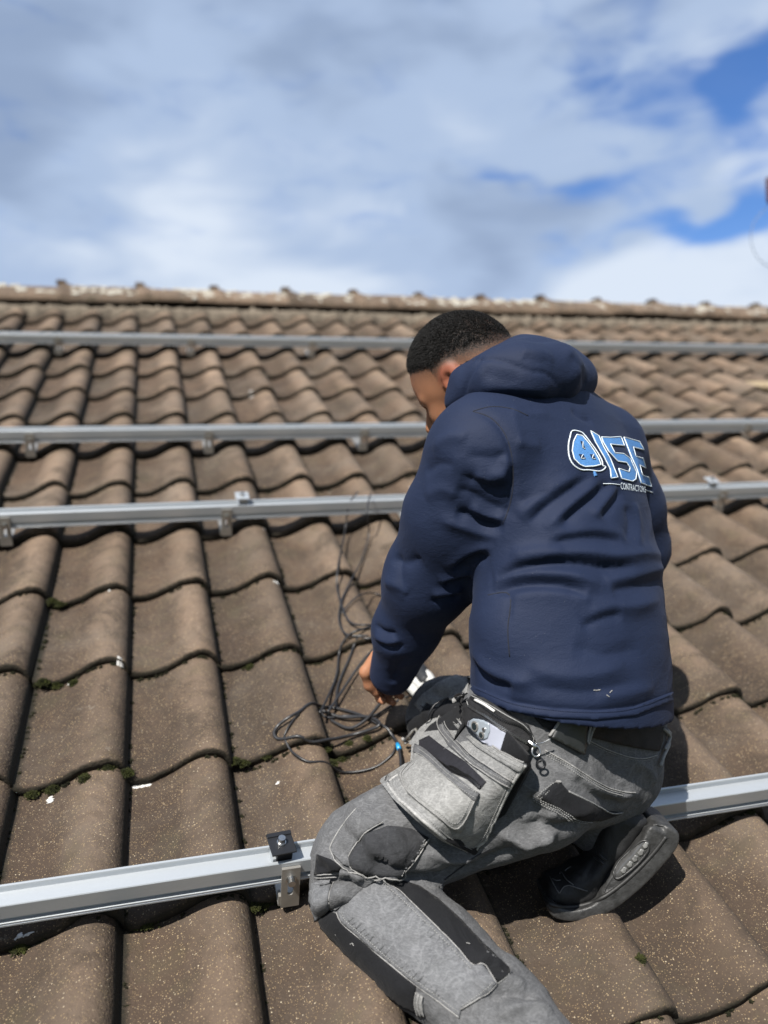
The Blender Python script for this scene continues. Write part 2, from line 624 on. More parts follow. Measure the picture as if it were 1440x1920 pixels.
TM = [tile_mesh(k) for k in range(6)]
ROT_ROOF = Matrix.Rotation(PITCH, 4, 'X')
rest_v, rest_f, rest_a, rest_e = [], [], [], []
cands = []
for r in ROWS:
    for c in range(-13, 33):
        # skip the few that would poke past the ridge
        mid = to_px(roof((c + 0.5) * TW, r * TG + 0.16, 0.02))
        q = w2v(roof((c + 0.5) * TW, r * TG + 0.16, 0.0))
        inside = q[2] > 0.3 and -110 < mid[0] < 1540 and 480 < mid[1] < 2060
        cands.append((r, c, inside, q[2]))
vis = sorted([k for k in cands if k[2]], key=lambda k: k[3])[:298]
vis_set = {(k[0], k[1]) for k in vis}
for (r, c, inside, dep) in cands:
    j = np.random.default_rng(abs(r * 131 + c * 17 + 5000))
    du, dv, dn = j.normal(0, 0.0016), j.normal(0, 0.0028), abs(j.normal(0, 0.0012))
    rz = j.normal(0, 0.005)
    me = TM[int(j.integers(0, 6))]
    L = roof(c * TW + du, r * TG + dv, dn)
    mw = Matrix.Translation(L) @ ROT_ROOF @ Matrix.Rotation(rz, 4, 'Z')
    if (r, c) in vis_set:
        o = bpy.data.objects.new('tile', me)
        link(o, roof_o)
        o.matrix_basis = mw
    else:
        k = len(rest_v)
        nv = len(me.vertices)
        rest_v += [tuple(mw @ vv.co) for vv in me.vertices]
        rest_f += [tuple(i + k for i in p.vertices) for p in me.polygons]
        rest_a += [d.value for d in me.attributes['pan'].data]
        rest_e += [d.value for d in me.attributes['edge'].data]
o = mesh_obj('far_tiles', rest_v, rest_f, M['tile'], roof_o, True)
o['kind'] = 'stuff'
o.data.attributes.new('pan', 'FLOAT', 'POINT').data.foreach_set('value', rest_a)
o.data.attributes.new('edge', 'FLOAT', 'POINT').data.foreach_set('value', rest_e)
# ------------------------------------------------------------------ ridge
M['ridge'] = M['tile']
RL = 0.44
k0, k1 = -7, 15
rme = None
RSEC = [(-0.215, 0.000), (-0.205, 0.014), (-0.150, 0.048), (-0.100, 0.076), (-0.055, 0.098), (-0.022, 0.109), (0.0, 0.112),
        (0.022, 0.109), (0.055, 0.098), (0.100, 0.076), (0.150, 0.048), (0.205, 0.014), (0.215, 0.000)]
nR = len(RSEC)
for k in range(k0, k1):
    jj = np.random.default_rng(k + 900)
    vs, fs = [], []
    xs = [0.0, 0.010, 0.055, 0.076, RL * 0.6, RL + 0.02]
    dz = [0.012, 0.017, 0.016, 0.003, 0.002, 0.0]
    for x, rr in zip(xs, dz):
        for (a, b_) in RSEC:
            vs.append((x, a, b_ + rr))
    for i in range(len(xs) - 1):
        for q in range(nR - 1):
            a0 = i * nR + q
            fs.append((a0, a0 + nR, a0 + nR + 1, a0 + 1))
    b0 = len(vs)
    for (a, b_) in RSEC:
        vs.append((0.001, a * 0.98, b_ - 0.010))
    for q in range(nR - 1):
        fs.append((q, q + 1, b0 + q + 1, b0 + q))
    b1 = len(vs)
    vs += [(x, RSEC[0][0] + 0.004, RSEC[0][1] - 0.018) for x in xs]
    for i in range(len(xs) - 1):
        fs.append((i * nR, b1 + i, b1 + i + 1, (i + 1) * nR))
    if rme is None:
        o = mesh_obj('ridge_tile', vs, fs, M['ridge'], roof_o, True)
        rme = o.data
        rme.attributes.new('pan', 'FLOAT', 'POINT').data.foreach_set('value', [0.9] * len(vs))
    else:
        o = link(bpy.data.objects.new('ridge_tile', rme), roof_o)
    L = roof(0, RIDGE_V, 0) + np.array([k * RL, 0, 0.012 + jj.normal(0, 0.004)])
    o.location = tuple(L)
    o.rotation_euler = (jj.normal(0, 0.035), jj.normal(0, 0.012), jj.normal(0, 0.012))
    # clip at the joint
    mb = MB()
    mb.box((0.012, 0, 0.131), (0.055, 0.075, 0.026), bev=0.006)
    if k == k0:
        cl = mb.build('ridge_clip', M['tile'], o)
        clm = cl.data
        cl.location = (0, 0, 0)
        cl.data.transform(Matrix.Translation(root_loc(o)))
    else:
        cl = link(bpy.data.objects.new('ridge_clip', clm), o)
# mortar bedding, rough, filling the waves under the ridge tiles
mb = MB()
nu = 420
vs, fs = [], []
for i in range(nu):
    u = U0 + (U1 - U0) * i / (nu - 1)
    fz = np.interp((u / TW) % 1.0, PROFX, PROFZ)
    w1, w2 = rng.normal(0, 0.008), rng.normal(0, 0.006)
    vs += [roof(u, RIDGE_V - 0.232 + w1, fz - 0.02), roof(u, RIDGE_V - 0.225 + w1, fz * 0.5 + 0.040 + w2), roof(u, RIDGE_V - 0.19, 0.056 + w2), roof(u, RIDGE_V - 0.12, 0.05)]
for i in range(nu - 1):
    for q in range(3):
        a0 = i * 4 + q
        fs.append((a0, a0 + 4, a0 + 5, a0 + 1))
mesh_obj('mortar_bed', vs, fs, M['mortar'], roof_o, True)
# pale lichen and lime blotches on the ridge
LP = MB()
for i in range(360):
    u = rng.uniform(-1.6, 5.5)
    t0_ = rng.uniform(0.02, 0.95)
    a, b_ = -0.205 * t0_, float(np.interp(0.205 * t0_, [-q[0] for q in RSEC[:7]][::-1], [q[1] for q in RSEC[:7]][::-1]))
    sl_ = math.atan2(0.112, 0.215)
    nr = np.array([0, -math.sin(sl_), math.cos(sl_)])
    c0 = roof(0, RIDGE_V, 0) + np.array([u, a, b_ + 0.016])
    tx = np.array([1, 0, 0])
    ty = np.cross(nr, tx)
    sx, sy = rng.uniform(0.010, 0.045), rng.uniform(0.010, 0.050)
    ring = []
    nn = 13
    for q in range(nn):
        th = 2 * math.pi * q / nn
        f = rng.uniform(0.5, 1.1)
        ring.append(c0 + tx * sx * f * math.cos(th) + ty * sy * f * math.sin(th) - nr * 0.006)
    LP.add([c0 + nr * 0.006] + ring, [(0, 1 + q, 1 + (q + 1) % nn) for q in range(nn)])
o = LP.build('lichen', mat_simple('pale_lichen', (0.50, 0.47, 0.40), 0.95, 0, 0.2, 60, 0.4, 200, 0.2), roof_o, True)
o['kind'] = 'stuff'
# ------------------------------------------------------------------ mounting rails
# hollow extrusion: open channel on top, bolt groove in the front face
def rail_profile():
    # (v offset, n offset) outline, front (downslope) side at v=0
    return [(0, 0), (0, 0.003), (0.0012, 0.004), (0.0, 0.005), (0.0, 0.0075), (0.006, 0.0085), (0.006, 0.0165), (0.0, 0.0180), (0, 0.0435),
            (0.0012, 0.045), (0.0048, 0.045), (0.0058, 0.0430), (0.0058, 0.0345), (0.0342, 0.0345), (0.0342, 0.0430),
            (0.0352, 0.045), (0.0388, 0.045), (0.040, 0.0435), (0.040, 0)]


RAIL_N = 0.054
RAILS = [(-1, -0.018, 'lowest and nearest bare aluminium rail, passing under the kneeling man'),
         (3, -0.016, 'aluminium rail just above the cable coil, second up from the lowest'),
         (5, -0.016, 'third aluminium rail up, level with the man\'s chin'),
         (9, -0.016, 'topmost aluminium rail, just below the ridge')]
rail_objs = {}
for row, dv, lab in RAILS:
    v0 = row * TG + dv
    base = roof(0, v0, RAIL_N)
    t_ = empty('mounting_rail', base, lab, 'rail', 'aluminium mounting rails across the roof')
    mb = MB()
    mb.prism(rail_profile(), U0 + 0.9, U1 - 0.9 if row != 9 else U1 - 0.9, lambda x, a, b: roof(x, v0 + a, RAIL_N + b))
    mb.build('rail_body', M['alu'], t_)
    rail_objs[row] = (v0, t_)


def u_on(row, px):
    """u of a point of the rail seen at picture column px"""
    v0 = rail_objs[row][0]
    lo, hi = -4.0, 8.0
    for _ in range(50):
        mid = (lo + hi) / 2
        x, y = to_px(roof(mid, v0, RAIL_N + 0.02))
        if x < px:
            lo = mid
        else:
            hi = mid
    return (lo + hi) / 2


def hook_parts():
    """upright plate in front of the rail with a slot, foot going under the tile; local frame u,v,n"""
    pl = MB()
    w, h, th = 0.030, 0.088, 0.005
    z0 = -0.052
    # plate with a slot: outline ring bridged to the slot ring
    sl_w, s0, s1 = 0.0095, 0.032, 0.064
    outer = [(-w / 2, 0), (w / 2, 0), (w / 2, h), (-w / 2, h)]

    def ring(o_, n=20):
        return o_
    nseg = 8
    slot = []
    for i in range(nseg + 1):
        a = math.pi + math.pi * i / nseg
        slot.append((math.cos(a) * sl_w / 2, s0 + math.sin(a) * sl_w / 2))
    for i in range(nseg + 1):
        a = math.pi * i / nseg
        slot.append((math.cos(a) * sl_w / 2, s1 + math.sin(a) * sl_w / 2))
    pts = [Vector(p) for p in outer + slot]
    ne = [(i, (i + 1) % 4) for i in range(4)] + [(4 + i, 4 + (i + 1) % len(slot)) for i in range(len(slot))]
    res = delaunay_2d_cdt(pts, ne, [], 2, 1e-6)
    vo, fo = res[0], res[2]
    fo = [f for f in fo if not (abs(sum(vo[i].x for i in f) / len(f)) < sl_w * 0.45 and s0 - sl_w * 0.45 < sum(vo[i].y for i in f) / len(f) < s1 + sl_w * 0.45 and all(abs(vo[i].x) <= sl_w / 2 + 1e-6 and s0 - sl_w < vo[i].y < s1 + sl_w for i in f))]
    k = len(vo)
    pl.add([(p.x, -th, p.y + z0) for p in vo] + [(p.x, 0, p.y + z0) for p in vo],
           [tuple(f) for f in fo] + [tuple(i + k for i in f[::-1]) for f in fo])
    for loop, off in ((list(range(4)), 0), (list(range(4, 4 + len(slot))), 0)):
        L = len(loop)
        pl.add([(outer + slot)[i][0:1] + (-th,) + ((outer + slot)[i][1] + z0,) for i in loop] + [(outer + slot)[i][0:1] + (0,) + ((outer + slot)[i][1] + z0,) for i in loop],
               [(i, (i + 1) % L, L + (i + 1) % L, L + i) for i in range(L)])
    ft = MB()
    ft.box((-0.004, 0.06, z0 + 0.0025), (0.030, 0.12, 0.005), bev=0.001)
    ft.box((-0.0165, 0.004, z0 + 0.014), (0.004, 0.014, 0.022))
    bo = MB()
    zb = z0 + 0.064
    bo.cyl((0, -th - 0.0016, zb), (0, -th, zb), 0.0085, 16)
    bo.cyl((0, -th - 0.0100, zb), (0, -th - 0.0016, zb), 0.0062, 16)
    bo.cyl((0, -th - 0.0101, zb), (0, -th - 0.0098, zb), 0.0030, 6)
    return pl, ft, bo


def place_local(src, name, mat, parent, smooth=False):
    me = bpy.data.meshes.new(name)
    me.from_pydata(src.v, [], src.f)
    me.materials.append(mat)
    bm = bmesh.new()
    bm.from_mesh(me)
    bmesh.ops.remove_doubles(bm, verts=bm.verts, dist=1e-5)
    bmesh.ops.recalc_face_normals(bm, faces=bm.faces)
    bm.to_mesh(me)
    bm.free()
    if smooth:
        me.polygons.foreach_set('use_smooth', [True] * len(me.polygons))
    return link(bpy.data.objects.new(name, me), parent)


hook_me = None
HOOKS = [(-1, 545, 'slotted steel roof hook on the lowest rail beside the man\'s knee'),
         (3, 8, 'steel roof hook at the left end of the rail above the cable coil'),
         (3, 425, 'steel roof hook on the rail above the cable coil, left of the man\'s elbow'),
         (3, 775, 'steel roof hook half hidden by the man\'s elbow on the second rail'),
         (3, 1355, 'steel roof hook on the second rail up, right of the man'),
         (5, 55, 'leftmost roof hook on the third rail up'),
         (5, 392, 'second roof hook from the left on the third rail up'),
         (5, 683, 'roof hook on the third rail up, nearest to the man\'s face'),
         (5, 1402, 'roof hook on the third rail up, right of the man'),
         (9, 108, 'leftmost roof hook on the topmost rail'),
         (9, 358, 'second roof hook from the left on the topmost rail'),
         (9, 585, 'roof hook on the topmost rail, nearest to the man\'s hair'),
         (-1, -400, None)]
for row, px, lab in HOOKS:
    if lab is None:
        continue
    v0 = rail_objs[row][0]
    h = empty('roof_hook', roof(u_on(row, px), v0 - 0.0005, RAIL_N), lab, 'roof hook', 'steel roof hooks holding the rails')
    h.rotation_euler = (PITCH, 0, 0)
    if hook_me is None:
        pl, ft, bo = hook_parts()
        hook_me = [place_local(pl, 'plate', M['steel'], h), place_local(ft, 'foot', M['steel'], h), place_local(bo, 'bolt', M['bolt'], h, False)]
    else:
        for s in hook_me:
            c = copy_obj(s, h)

# module clamps standing on the rails
clamp_me = None
for row, px, lab, mt in [(-1, 528, 'small black module clamp with a silver bolt on the lowest rail', 'black_alu'),
                         (3, 455, 'blurred silver clamp on the second rail, left of the cables', 'alu'),
                         (3, 783, 'blurred silver clamp beside the man\'s elbow on the second rail', 'alu'),
                         (3, 1335, 'blurred silver clamp on the second rail, right of the man', 'alu')]:
    v0 = rail_objs[row][0]
    h = empty('module_clamp', roof(u_on(row, px), v0 + 0.020, RAIL_N + 0.045), lab, 'clamp', 'module clamps on the rails')
    h.rotation_euler = (PITCH, 0, math.radians(7) if row == -1 else 0)
    a, b_, c_ = MB(), MB(), MB()
    hh = 0.022
    a.box((0, 0.0, hh), (0.040, 0.044, 0.0035), bev=0.0008)            # top plate
    a.box((0, 0.0168, hh + 0.0025), (0.040, 0.008, 0.003), bev=0.0006)  # stepped back lip
    a.box((0.004, -0.004, hh / 2 - 0.004), (0.026, 0.016, hh + 0.006), bev=0.0008)     # body
    b_.cyl((0, 0, hh + 0.0018), (0, 0, hh + 0.0036), 0.0075, 18)
    b_.cyl((0, 0, hh + 0.0036), (0, 0, hh + 0.0125), 0.0058, 18)
    b_.cyl((0, 0, hh + 0.0125), (0, 0, hh + 0.0128), 0.0030, 6)
    c_.box((-0.012, 0.0, -0.004), (0.005, 0.022, 0.012))
    c_.box((0, 0, -0.0125), (0.034, 0.022, 0.004))
    place_local(a, 'clamp_plate', M[mt], h)
    place_local(b_, 'bolt', M['bolt'], h)
    place_local(c_, 'channel_nut', M['alu'], h)
# ------------------------------------------------------------------ implicit-surface modelling
class Field:
    """signed field on a grid in the view frame; smooth unions of tapered capsules, lofts and ellipsoids"""

    def __init__(self, lo, hi, h):
        self.lo = np.array(lo, float)
        self.h = h
        self.n = np.ceil((np.array(hi) - self.lo) / h).astype(int) + 1
        self.F = np.full(self.n, 9.0, np.float32)

    def sub(self, a, b):
        i0 = np.clip(np.floor((np.array(a) - self.lo) / self.h).astype(int), 0, self.n - 1)
        i1 = np.clip(np.ceil((np.array(b) - self.lo) / self.h).astype(int) + 1, 1, self.n)
        i1 = np.maximum(i1, i0 + 1)
        sl = tuple(slice(p, q) for p, q in zip(i0, i1))
        ax = [(self.lo[k] + self.h * np.arange(i0[k], i1[k])).astype(np.float32) for k in range(3)]
        return sl, ax[0][:, None, None], ax[1][None, :, None], ax[2][None, None, :]

    def join(self, sl, d, k, cut=False):
        A = self.F[sl]
        if cut:
            A, d = -A, d
        if k > 0:
            hh = np.maximum(k - np.abs(A - d), 0) / k
            R_ = np.minimum(A, d) - hh * hh * k * 0.25
        else:
            R_ = np.minimum(A, d)
        self.F[sl] = -R_ if cut else R_

    def cap(self, a, b, r1, r2=None, k=0.02, cut=False, flat=None):
        """capsule between a and b; flat=(axis, ratio) squashes it along an axis"""
        a, b = np.array(a, float), np.array(b, float)
        r2 = r1 if r2 is None else r2
        mx = max(r1, r2) * (1.0 if flat is None else 1.0) + k + 3 * self.h
        sl, X, Y, Z = self.sub(np.minimum(a, b) - mx, np.maximum(a, b) + mx)
        ba = b - a
        L2 = ba @ ba + 1e-12
        px, py, pz = X - a[0], Y - a[1], Z - a[2]
        t = np.clip((px * ba[0] + py * ba[1] + pz * ba[2]) / L2, 0, 1)
        dx, dy, dz = px - t * ba[0], py - t * ba[1], pz - t * ba[2]
        if flat is not None:
            ax_, ratio = np.array(flat[0], float), flat[1]
            ax_ /= np.linalg.norm(ax_)
            c = (dx * ax_[0] + dy * ax_[1] + dz * ax_[2]) * (1 / ratio - 1)
            dx, dy, dz = dx + c * ax_[0], dy + c * ax_[1], dz + c * ax_[2]
        d = np.sqrt(dx * dx + dy * dy + dz * dz) - (r1 + (r2 - r1) * t)
        if flat is not None:
            d = d * min(1.0, flat[1])
        self.join(sl, d.astype(np.float32), k, cut)

    def chain(self, pts, k=0.02, flat=None):
        for (p, q) in zip(pts[:-1], pts[1:]):
            self.cap(p[0], q[0], p[1], q[1], k, flat=flat)

    def ell(self, c, axes, rad, k=0.02, cut=False):
        c = np.array(c, float)
        rad = np.array(rad, float)
        mx = rad.max() + k + 3 * self.h
        sl, X, Y, Z = self.sub(c - mx, c + mx)
        q = []
        for a_, r_ in zip(axes, rad):
            q.append(((X - c[0]) * a_[0] + (Y - c[1]) * a_[1] + (Z - c[2]) * a_[2]) / r_)
        k0 = np.sqrt(q[0] ** 2 + q[1] ** 2 + q[2] ** 2)
        k1 = np.sqrt((q[0] / rad[0]) ** 2 + (q[1] / rad[1]) ** 2 + (q[2] / rad[2]) ** 2) + 1e-9
        d = k0 * (k0 - 1) / k1
        self.join(sl, d.astype(np.float32), k, cut)

    def mesh(self, smooth=2):
        F = self.F
        h, lo = self.h, self.lo
        neg = F < 0
        c = [neg[i:F.shape[0] - 1 + i, j:F.shape[1] - 1 + j, k:F.shape[2] - 1 + k] for i in (0, 1) for j in (0, 1) for k in (0, 1)]
        s = sum(x.astype(np.int8) for x in c)
        act = (s > 0) & (s < 8)
        I = np.argwhere(act)
        idx = np.full(act.shape, -1, np.int32)
        idx[act] = np.arange(len(I))
        acc = np.zeros((len(I), 3))
        cnt = np.zeros(len(I))
        corner = np.array([(i, j, k) for i in (0, 1) for j in (0, 1) for k in (0, 1)])
        fv = np.array([F[I[:, 0] + a, I[:, 1] + b, I[:, 2] + e] for a, b, e in corner])
        for p in range(8):
            for q in range(p + 1, 8):
                if np.abs(corner[p] - corner[q]).sum() != 1:
                    continue
                m_ = (fv[p] < 0) != (fv[q] < 0)
                t = fv[p][m_] / (fv[p][m_] - fv[q][m_])
                acc[m_] += corner[p] + (corner[q] - corner[p]) * t[:, None]
                cnt[m_] += 1
        Vv = (I + acc / cnt[:, None]) * h + lo
        quads = []
        for ax in range(3):
            o1, o2 = [(1, 2), (2, 0), (0, 1)][ax]
            sl0 = [slice(1, -1)] * 3
            sl1 = [slice(1, -1)] * 3
            sl0[ax] = slice(0, -1)
            sl1[ax] = slice(1, None)
            A, B = neg[tuple(sl0)], neg[tuple(sl1)]
            E = np.argwhere(A != B)
            if len(E) == 0:
                continue
            flip = A[tuple(E.T)]
            base = E.copy()
            base[:, o1] += 1
            base[:, o2] += 1
            e1 = np.zeros(3, int)
            e1[o1] = 1
            e2 = np.zeros(3, int)
            e2[o2] = 1
            q = np.stack([idx[tuple((base - e1 - e2).T)], idx[tuple((base - e2).T)], idx[tuple(base.T)], idx[tuple((base - e1).T)]], 1)
            q[~flip] = q[~flip][:, ::-1]
            quads.append(q)
        Q = np.concatenate(quads)
        Q = Q[(Q >= 0).all(1)]
        return relax(Vv, Q, smooth), Q


def relax(Vv, Q, it, lam=0.5):
    if it <= 0:
        return Vv
    e = np.concatenate([Q[:, [0, 1]], Q[:, [1, 2]], Q[:, [2, 3]], Q[:, [3, 0]]])
    e = np.concatenate([e, e[:, ::-1]])
    deg = np.bincount(e[:, 0], minlength=len(Vv))[:, None] + 1e-9
    for _ in range(it):
        for l_ in (lam, -lam * 1.04):
            s = np.zeros_like(Vv)
            for k in range(3):
                s[:, k] = np.bincount(e[:, 0], Vv[e[:, 1], k], minlength=len(Vv))
            Vv = Vv + l_ * (s / deg - Vv)
    return Vv


def normals(Vv, Q):
    a, b, c, d = (Vv[Q[:, i]] for i in range(4))
    n_ = np.cross(c - a, d - b)
    N = np.zeros_like(Vv)
    for i in range(4):
        for k in range(3):
            N[:, k] += np.bincount(Q[:, i], n_[:, k], minlength=len(Vv))
    return N / (np.linalg.norm(N, axis=1)[:, None] + 1e-12)


def snoise(P, scale, seed, octs=3, aniso=(1, 1, 1)):
    r = np.random.default_rng(seed)
    P = P * np.array(aniso)
    out = np.zeros(len(P))
    amp = 1.0
    for o_ in range(octs):
        acc = np.zeros(len(P))
        for _ in range(5):
            kv = r.normal(0, 1, 3)
            kv *= scale / np.linalg.norm(kv) * r.uniform(0.7, 1.3)
            acc += np.sin(P @ kv + r.uniform(0, 6.28) + 1.3 * np.sin(P @ (kv[[1, 2, 0]] * 0.6) + r.uniform(0, 6.28)))
        out += amp * acc / 5
        scale *= 2.1
        amp *= 0.5
    return out


class Surf:
    def __init__(self, Vv, Q):
        self.V, self.Q = Vv, Q
        self.N = normals(Vv, Q)
        self.bvh = BVHTree.FromPolygons([tuple(p) for p in Vv], [tuple(q) for q in Q.tolist()], epsilon=0.0)

    def hit(self, x, y):
        d = V(x, y, 1.0)
        d = d / np.linalg.norm(d)
        loc, nr, i, dist = self.bvh.ray_cast(Vector((0, 0, 0)), Vector(d))
        if loc is None:
            # nearest point to the ray at body depth
            best = None
            for s in np.arange(1.02, 1.86, 0.012):
                l2, n2, i2, dd = self.bvh.find_nearest(Vector(V(x, y, s)))
                if l2 is not None and (best is None or dd < best[2]):
                    best = (l2, n2, dd)
            loc, nr = best[0], best[1]
        nr = np.array(nr)
        if nr @ np.array(loc) > 0:
            nr = -nr
        return np.array(loc), nr

    def path(self, pts, n=6, closed=False, lift=0.0):
        C_ = catmull(pts, n, closed)
        out, nn = [], []
        for x, y in C_:
            p, q = self.hit(x, y)
            out.append(p + q * lift)
            nn.append(q)
        return np.array(out), np.array(nn)


def seg_dist(P, A, B):
    ba = B - A
    t = np.clip(((P - A) @ ba) / (ba @ ba + 1e-12), 0, 1)
    return np.linalg.norm(P - A - t[:, None] * ba, axis=1), t


def crease(Vv, Q, folds, surf=None, gain=1.0):
    """push folds (traced ridges and valleys) into a cloth surface, as real relief"""
    S0 = surf or Surf(Vv, Q)
    N = S0.N
    disp = np.zeros(len(Vv))
    for pts, amp, wid in folds:
        C_, _ = S0.path(pts, 4)
        lo, hi = C_.min(0) - 3 * wid, C_.max(0) + 3 * wid
        m_ = np.where(((Vv > lo) & (Vv < hi)).all(1))[0]
        if len(m_) == 0:
            continue
        P = Vv[m_]
        best = np.full(len(P), 9.0)
        tt = np.zeros(len(P))
        L = len(C_) - 1
        for i in range(L):
            d, t = seg_dist(P, C_[i], C_[i + 1])
            u = d < best
            best[u] = d[u]
            tt[u] = (i + t[u]) / L
        taper = np.clip(np.sin(np.pi * np.clip(tt, 0.02, 0.98)) * 1.6, 0, 1)
        prof = np.exp(-(best / wid) ** (1.35 if amp < 0 else 1.6) * 1.15)
        disp[m_] += gain * amp * prof * taper
    return Vv + N * disp[:, None]


def view_mesh(name, Vv, Q, mat, parent, smooth=True):
    return mesh_obj(name, v2w(Vv), Q, mat, parent, smooth)


# ------------------------------------------------------------------ cloth and skin materials
def mat_softshell():
    mt, t, b = new_mat('navy_softshell')
    pos = t.node('ShaderNodeNewGeometry').outputs['Position']
    n = t.noise(pos, 14.0, 4.0, 0.6)
    col = t.mix(n, (0.0054, 0.0098, 0.0265), (0.0078, 0.0138, 0.0355))
    lint = t.voro(pos, 190.0)
    rn = t.noise(pos, 40.0, 2.0)
    col = t.mix(t.math('MULTIPLY', t.math('MULTIPLY', t.math('LESS_THAN', lint, 0.05), t.math('GREATER_THAN', rn, 0.56)), 0.5), col, (0.28, 0.29, 0.32))
    t.l.new(col, b.inputs['Base Color'])
    b.inputs['Roughness'].default_value = 0.72
    b.inputs['Specular IOR Level'].default_value = 0.18
    b.inputs['Sheen Weight'].default_value = 0.02
    b.inputs['Sheen Roughness'].default_value = 0.45
    b.inputs['Sheen Tint'].default_value = (0.55, 0.65, 1.0, 1)
    wv = t.noise(pos, 900.0, 2.0, 0.5)
    cr = t.math('ABSOLUTE', t.math('SUBTRACT', t.noise(t.mapping(pos, rot=(0.3, 0.5, 0.2), scale=(1.0, 1.0, 2.2)), 26.0, 3.0, 0.5, 0.7), 0.5))
    nb = t.bump(t.math('ADD', wv, t.math('MULTIPLY', t.noise(pos, 320.0, 3.0, 0.7), 1.2)), 0.28, 0.0016)
    fw = t.math('ABSOLUTE', t.math('SUBTRACT', t.noise(t.mapping(pos, rot=(0.9, 0.2, 0.5), scale=(1.0, 1.0, 3.0)), 60.0, 3.0, 0.6, 0.9), 0.5))
    nb = t.bump(fw, 0.10, 0.006, nb)
    t.l.new(t.bump(cr, 0.13, 0.010, nb), b.inputs['Normal'])
    return mt


def mat_denim(name, c1, c2, wear=0.35, weave=0.3):
    mt, t, b = new_mat(name)
    pos = t.node('ShaderNodeNewGeometry').outputs['Position']
    n = t.noise(pos, 24.0, 6.0, 0.75, 0.4)
    g = t.noise(pos, 300.0, 3.0, 0.75)
    nf = t.math('ADD', t.math('MULTIPLY', n, 0.55), t.math('MULTIPLY', g, 0.45))
    col = t.mix(t.ramp(nf, [(0.28, 0.0), (0.72, 1.0)]), c1, c2)
    st = t.noise(t.mapping(pos, rot=(0.4, 0.2, 0.7), scale=(1, 1, 7)), 150.0, 4.0, 0.7)
    col = t.mix(t.math('MULTIPLY', t.ramp(st, [(0.45, 0.0), (0.75, 1.0)]), wear), col, tuple(min(0.6, x * 2.1 + 0.02) for x in c2))
    rdg = t.math('ABSOLUTE', t.math('SUBTRACT', t.noise(t.mapping(pos, loc=(4, 4, 4)), 30.0, 3.0, 0.55, 0.8), 0.5))
    sm = t.noise(t.mapping(pos, loc=(4, 4, 4)), 33.0, 6.0, 0.8)
    col = t.mix(t.math('MULTIPLY', t.ramp(sm, [(0.55, 0.0), (0.72, 1.0)]), 0.22), col, tuple(x * 0.45 for x in c1))
    # creases rubbed pale
    col = t.mix(t.math('MULTIPLY', t.ramp(rdg, [(0.0, 1.0), (0.035, 0.0)]), wear * 0.55), col, tuple(min(0.6, x * 1.9 + 0.02) for x in c2))
    t.l.new(col, b.inputs['Base Color'])
    b.inputs['Roughness'].default_value = 0.88
    b.inputs['Specular IOR Level'].default_value = 0.2
    b.inputs['Sheen Weight'].default_value = 0.02
    hgt = t.math('ADD', t.math('MULTIPLY', rdg, -1.6), t.math('MULTIPLY', g, 0.25))
    t.l.new(t.bump(hgt, 0.38, 0.008, t.bump(st, weave, 0.0015)), b.inputs['Normal'])
    return mt


def mat_skin():
    mt, t, b = new_mat('skin')
    pos = t.node('ShaderNodeNewGeometry').outputs['Position']
    n = t.noise(pos, 45.0, 4.0, 0.6)
    col = t.mix(n, (0.215, 0.096, 0.050), (0.275, 0.128, 0.070))
    fd = t.node('ShaderNodeAttribute', attribute_name='stubble').outputs['Fac']
    dots = t.noise(pos, 520.0, 2.0, 0.6)
    f2 = t.math('MULTIPLY', fd, t.math('ADD', 0.55, t.math('MULTIPLY', dots, 0.9)), clamp=True)
    col = t.mix(t.math('MULTIPLY', f2, 0.96), col, (0.010, 0.008, 0.007))
    rd = t.node('ShaderNodeAttribute', attribute_name='flush').outputs['Fac']
    col = t.mix(t.math('MULTIPLY', rd, 0.6), col, (0.25, 0.072, 0.042))
    t.l.new(col, b.inputs['Base Color'])
    b.inputs['Roughness'].default_value = 0.62
    b.inputs['Specular IOR Level'].default_value = 0.28
    b.inputs['Subsurface Weight'].default_value = 0.12
    b.inputs['Subsurface Radius'].default_value = (0.012, 0.004, 0.002)
    b.inputs['Subsurface Scale'].default_value = 0.6
    t.l.new(t.bump(t.noise(pos, 420.0, 3.0, 0.6), 0.12, 0.001), b.inputs['Normal'])
    return mt


M['navy'] = mat_softshell()
M['denim'] = mat_denim('washed_grey_denim', (0.037, 0.038, 0.040), (0.090, 0.091, 0.094))
M['denim_mid'] = mat_denim('washed_mid_grey_denim', (0.054, 0.056, 0.060), (0.112, 0.114, 0.119))
M['denim_light'] = mat_denim('faded_light_grey_denim', (0.084, 0.085, 0.086), (0.176, 0.176, 0.172), 0.45)
M['denim_dark'] = mat_denim('dark_grey_canvas', (0.013, 0.0135, 0.015), (0.029, 0.030, 0.033), 0.2)
M['black_stretch'] = mat_denim('black_stretch_fabric', (0.0042, 0.0045, 0.0056), (0.0078, 0.0082, 0.0096), 0.01, 0.15)
M['skin'] = mat_skin()
M['hair'] = mat_simple('black_hair', (0.0095, 0.0085, 0.008), 0.7, 0, 0.2, 120, 0, 200, 0.25)
M['thread'] = mat_simple('pale_stitching', (0.36, 0.36, 0.35), 0.85, 0, 0.2, 200)
M['piping'] = mat_simple('frayed_pale_edge', (0.38, 0.375, 0.365), 0.9, 0, 0.2, 160, 0.5, 500, 0.2)
M['rubber'] = mat_simple('worn_black_rubber', (0.050, 0.050, 0.050), 0.5, 0, 0.3, 70, 0.4, 160, 0.45, c2=(0.016, 0.016, 0.016))
M['shoe_up'] = mat_simple('black_leather_upper', (0.022, 0.022, 0.023), 0.6, 0, 0.25, 50, 0.3, 260, 0.35)
M['sole_dark'] = mat_simple('black_outsole', (0.012, 0.012, 0.012), 0.6, 0, 0.2, 50, 0.2, 160)

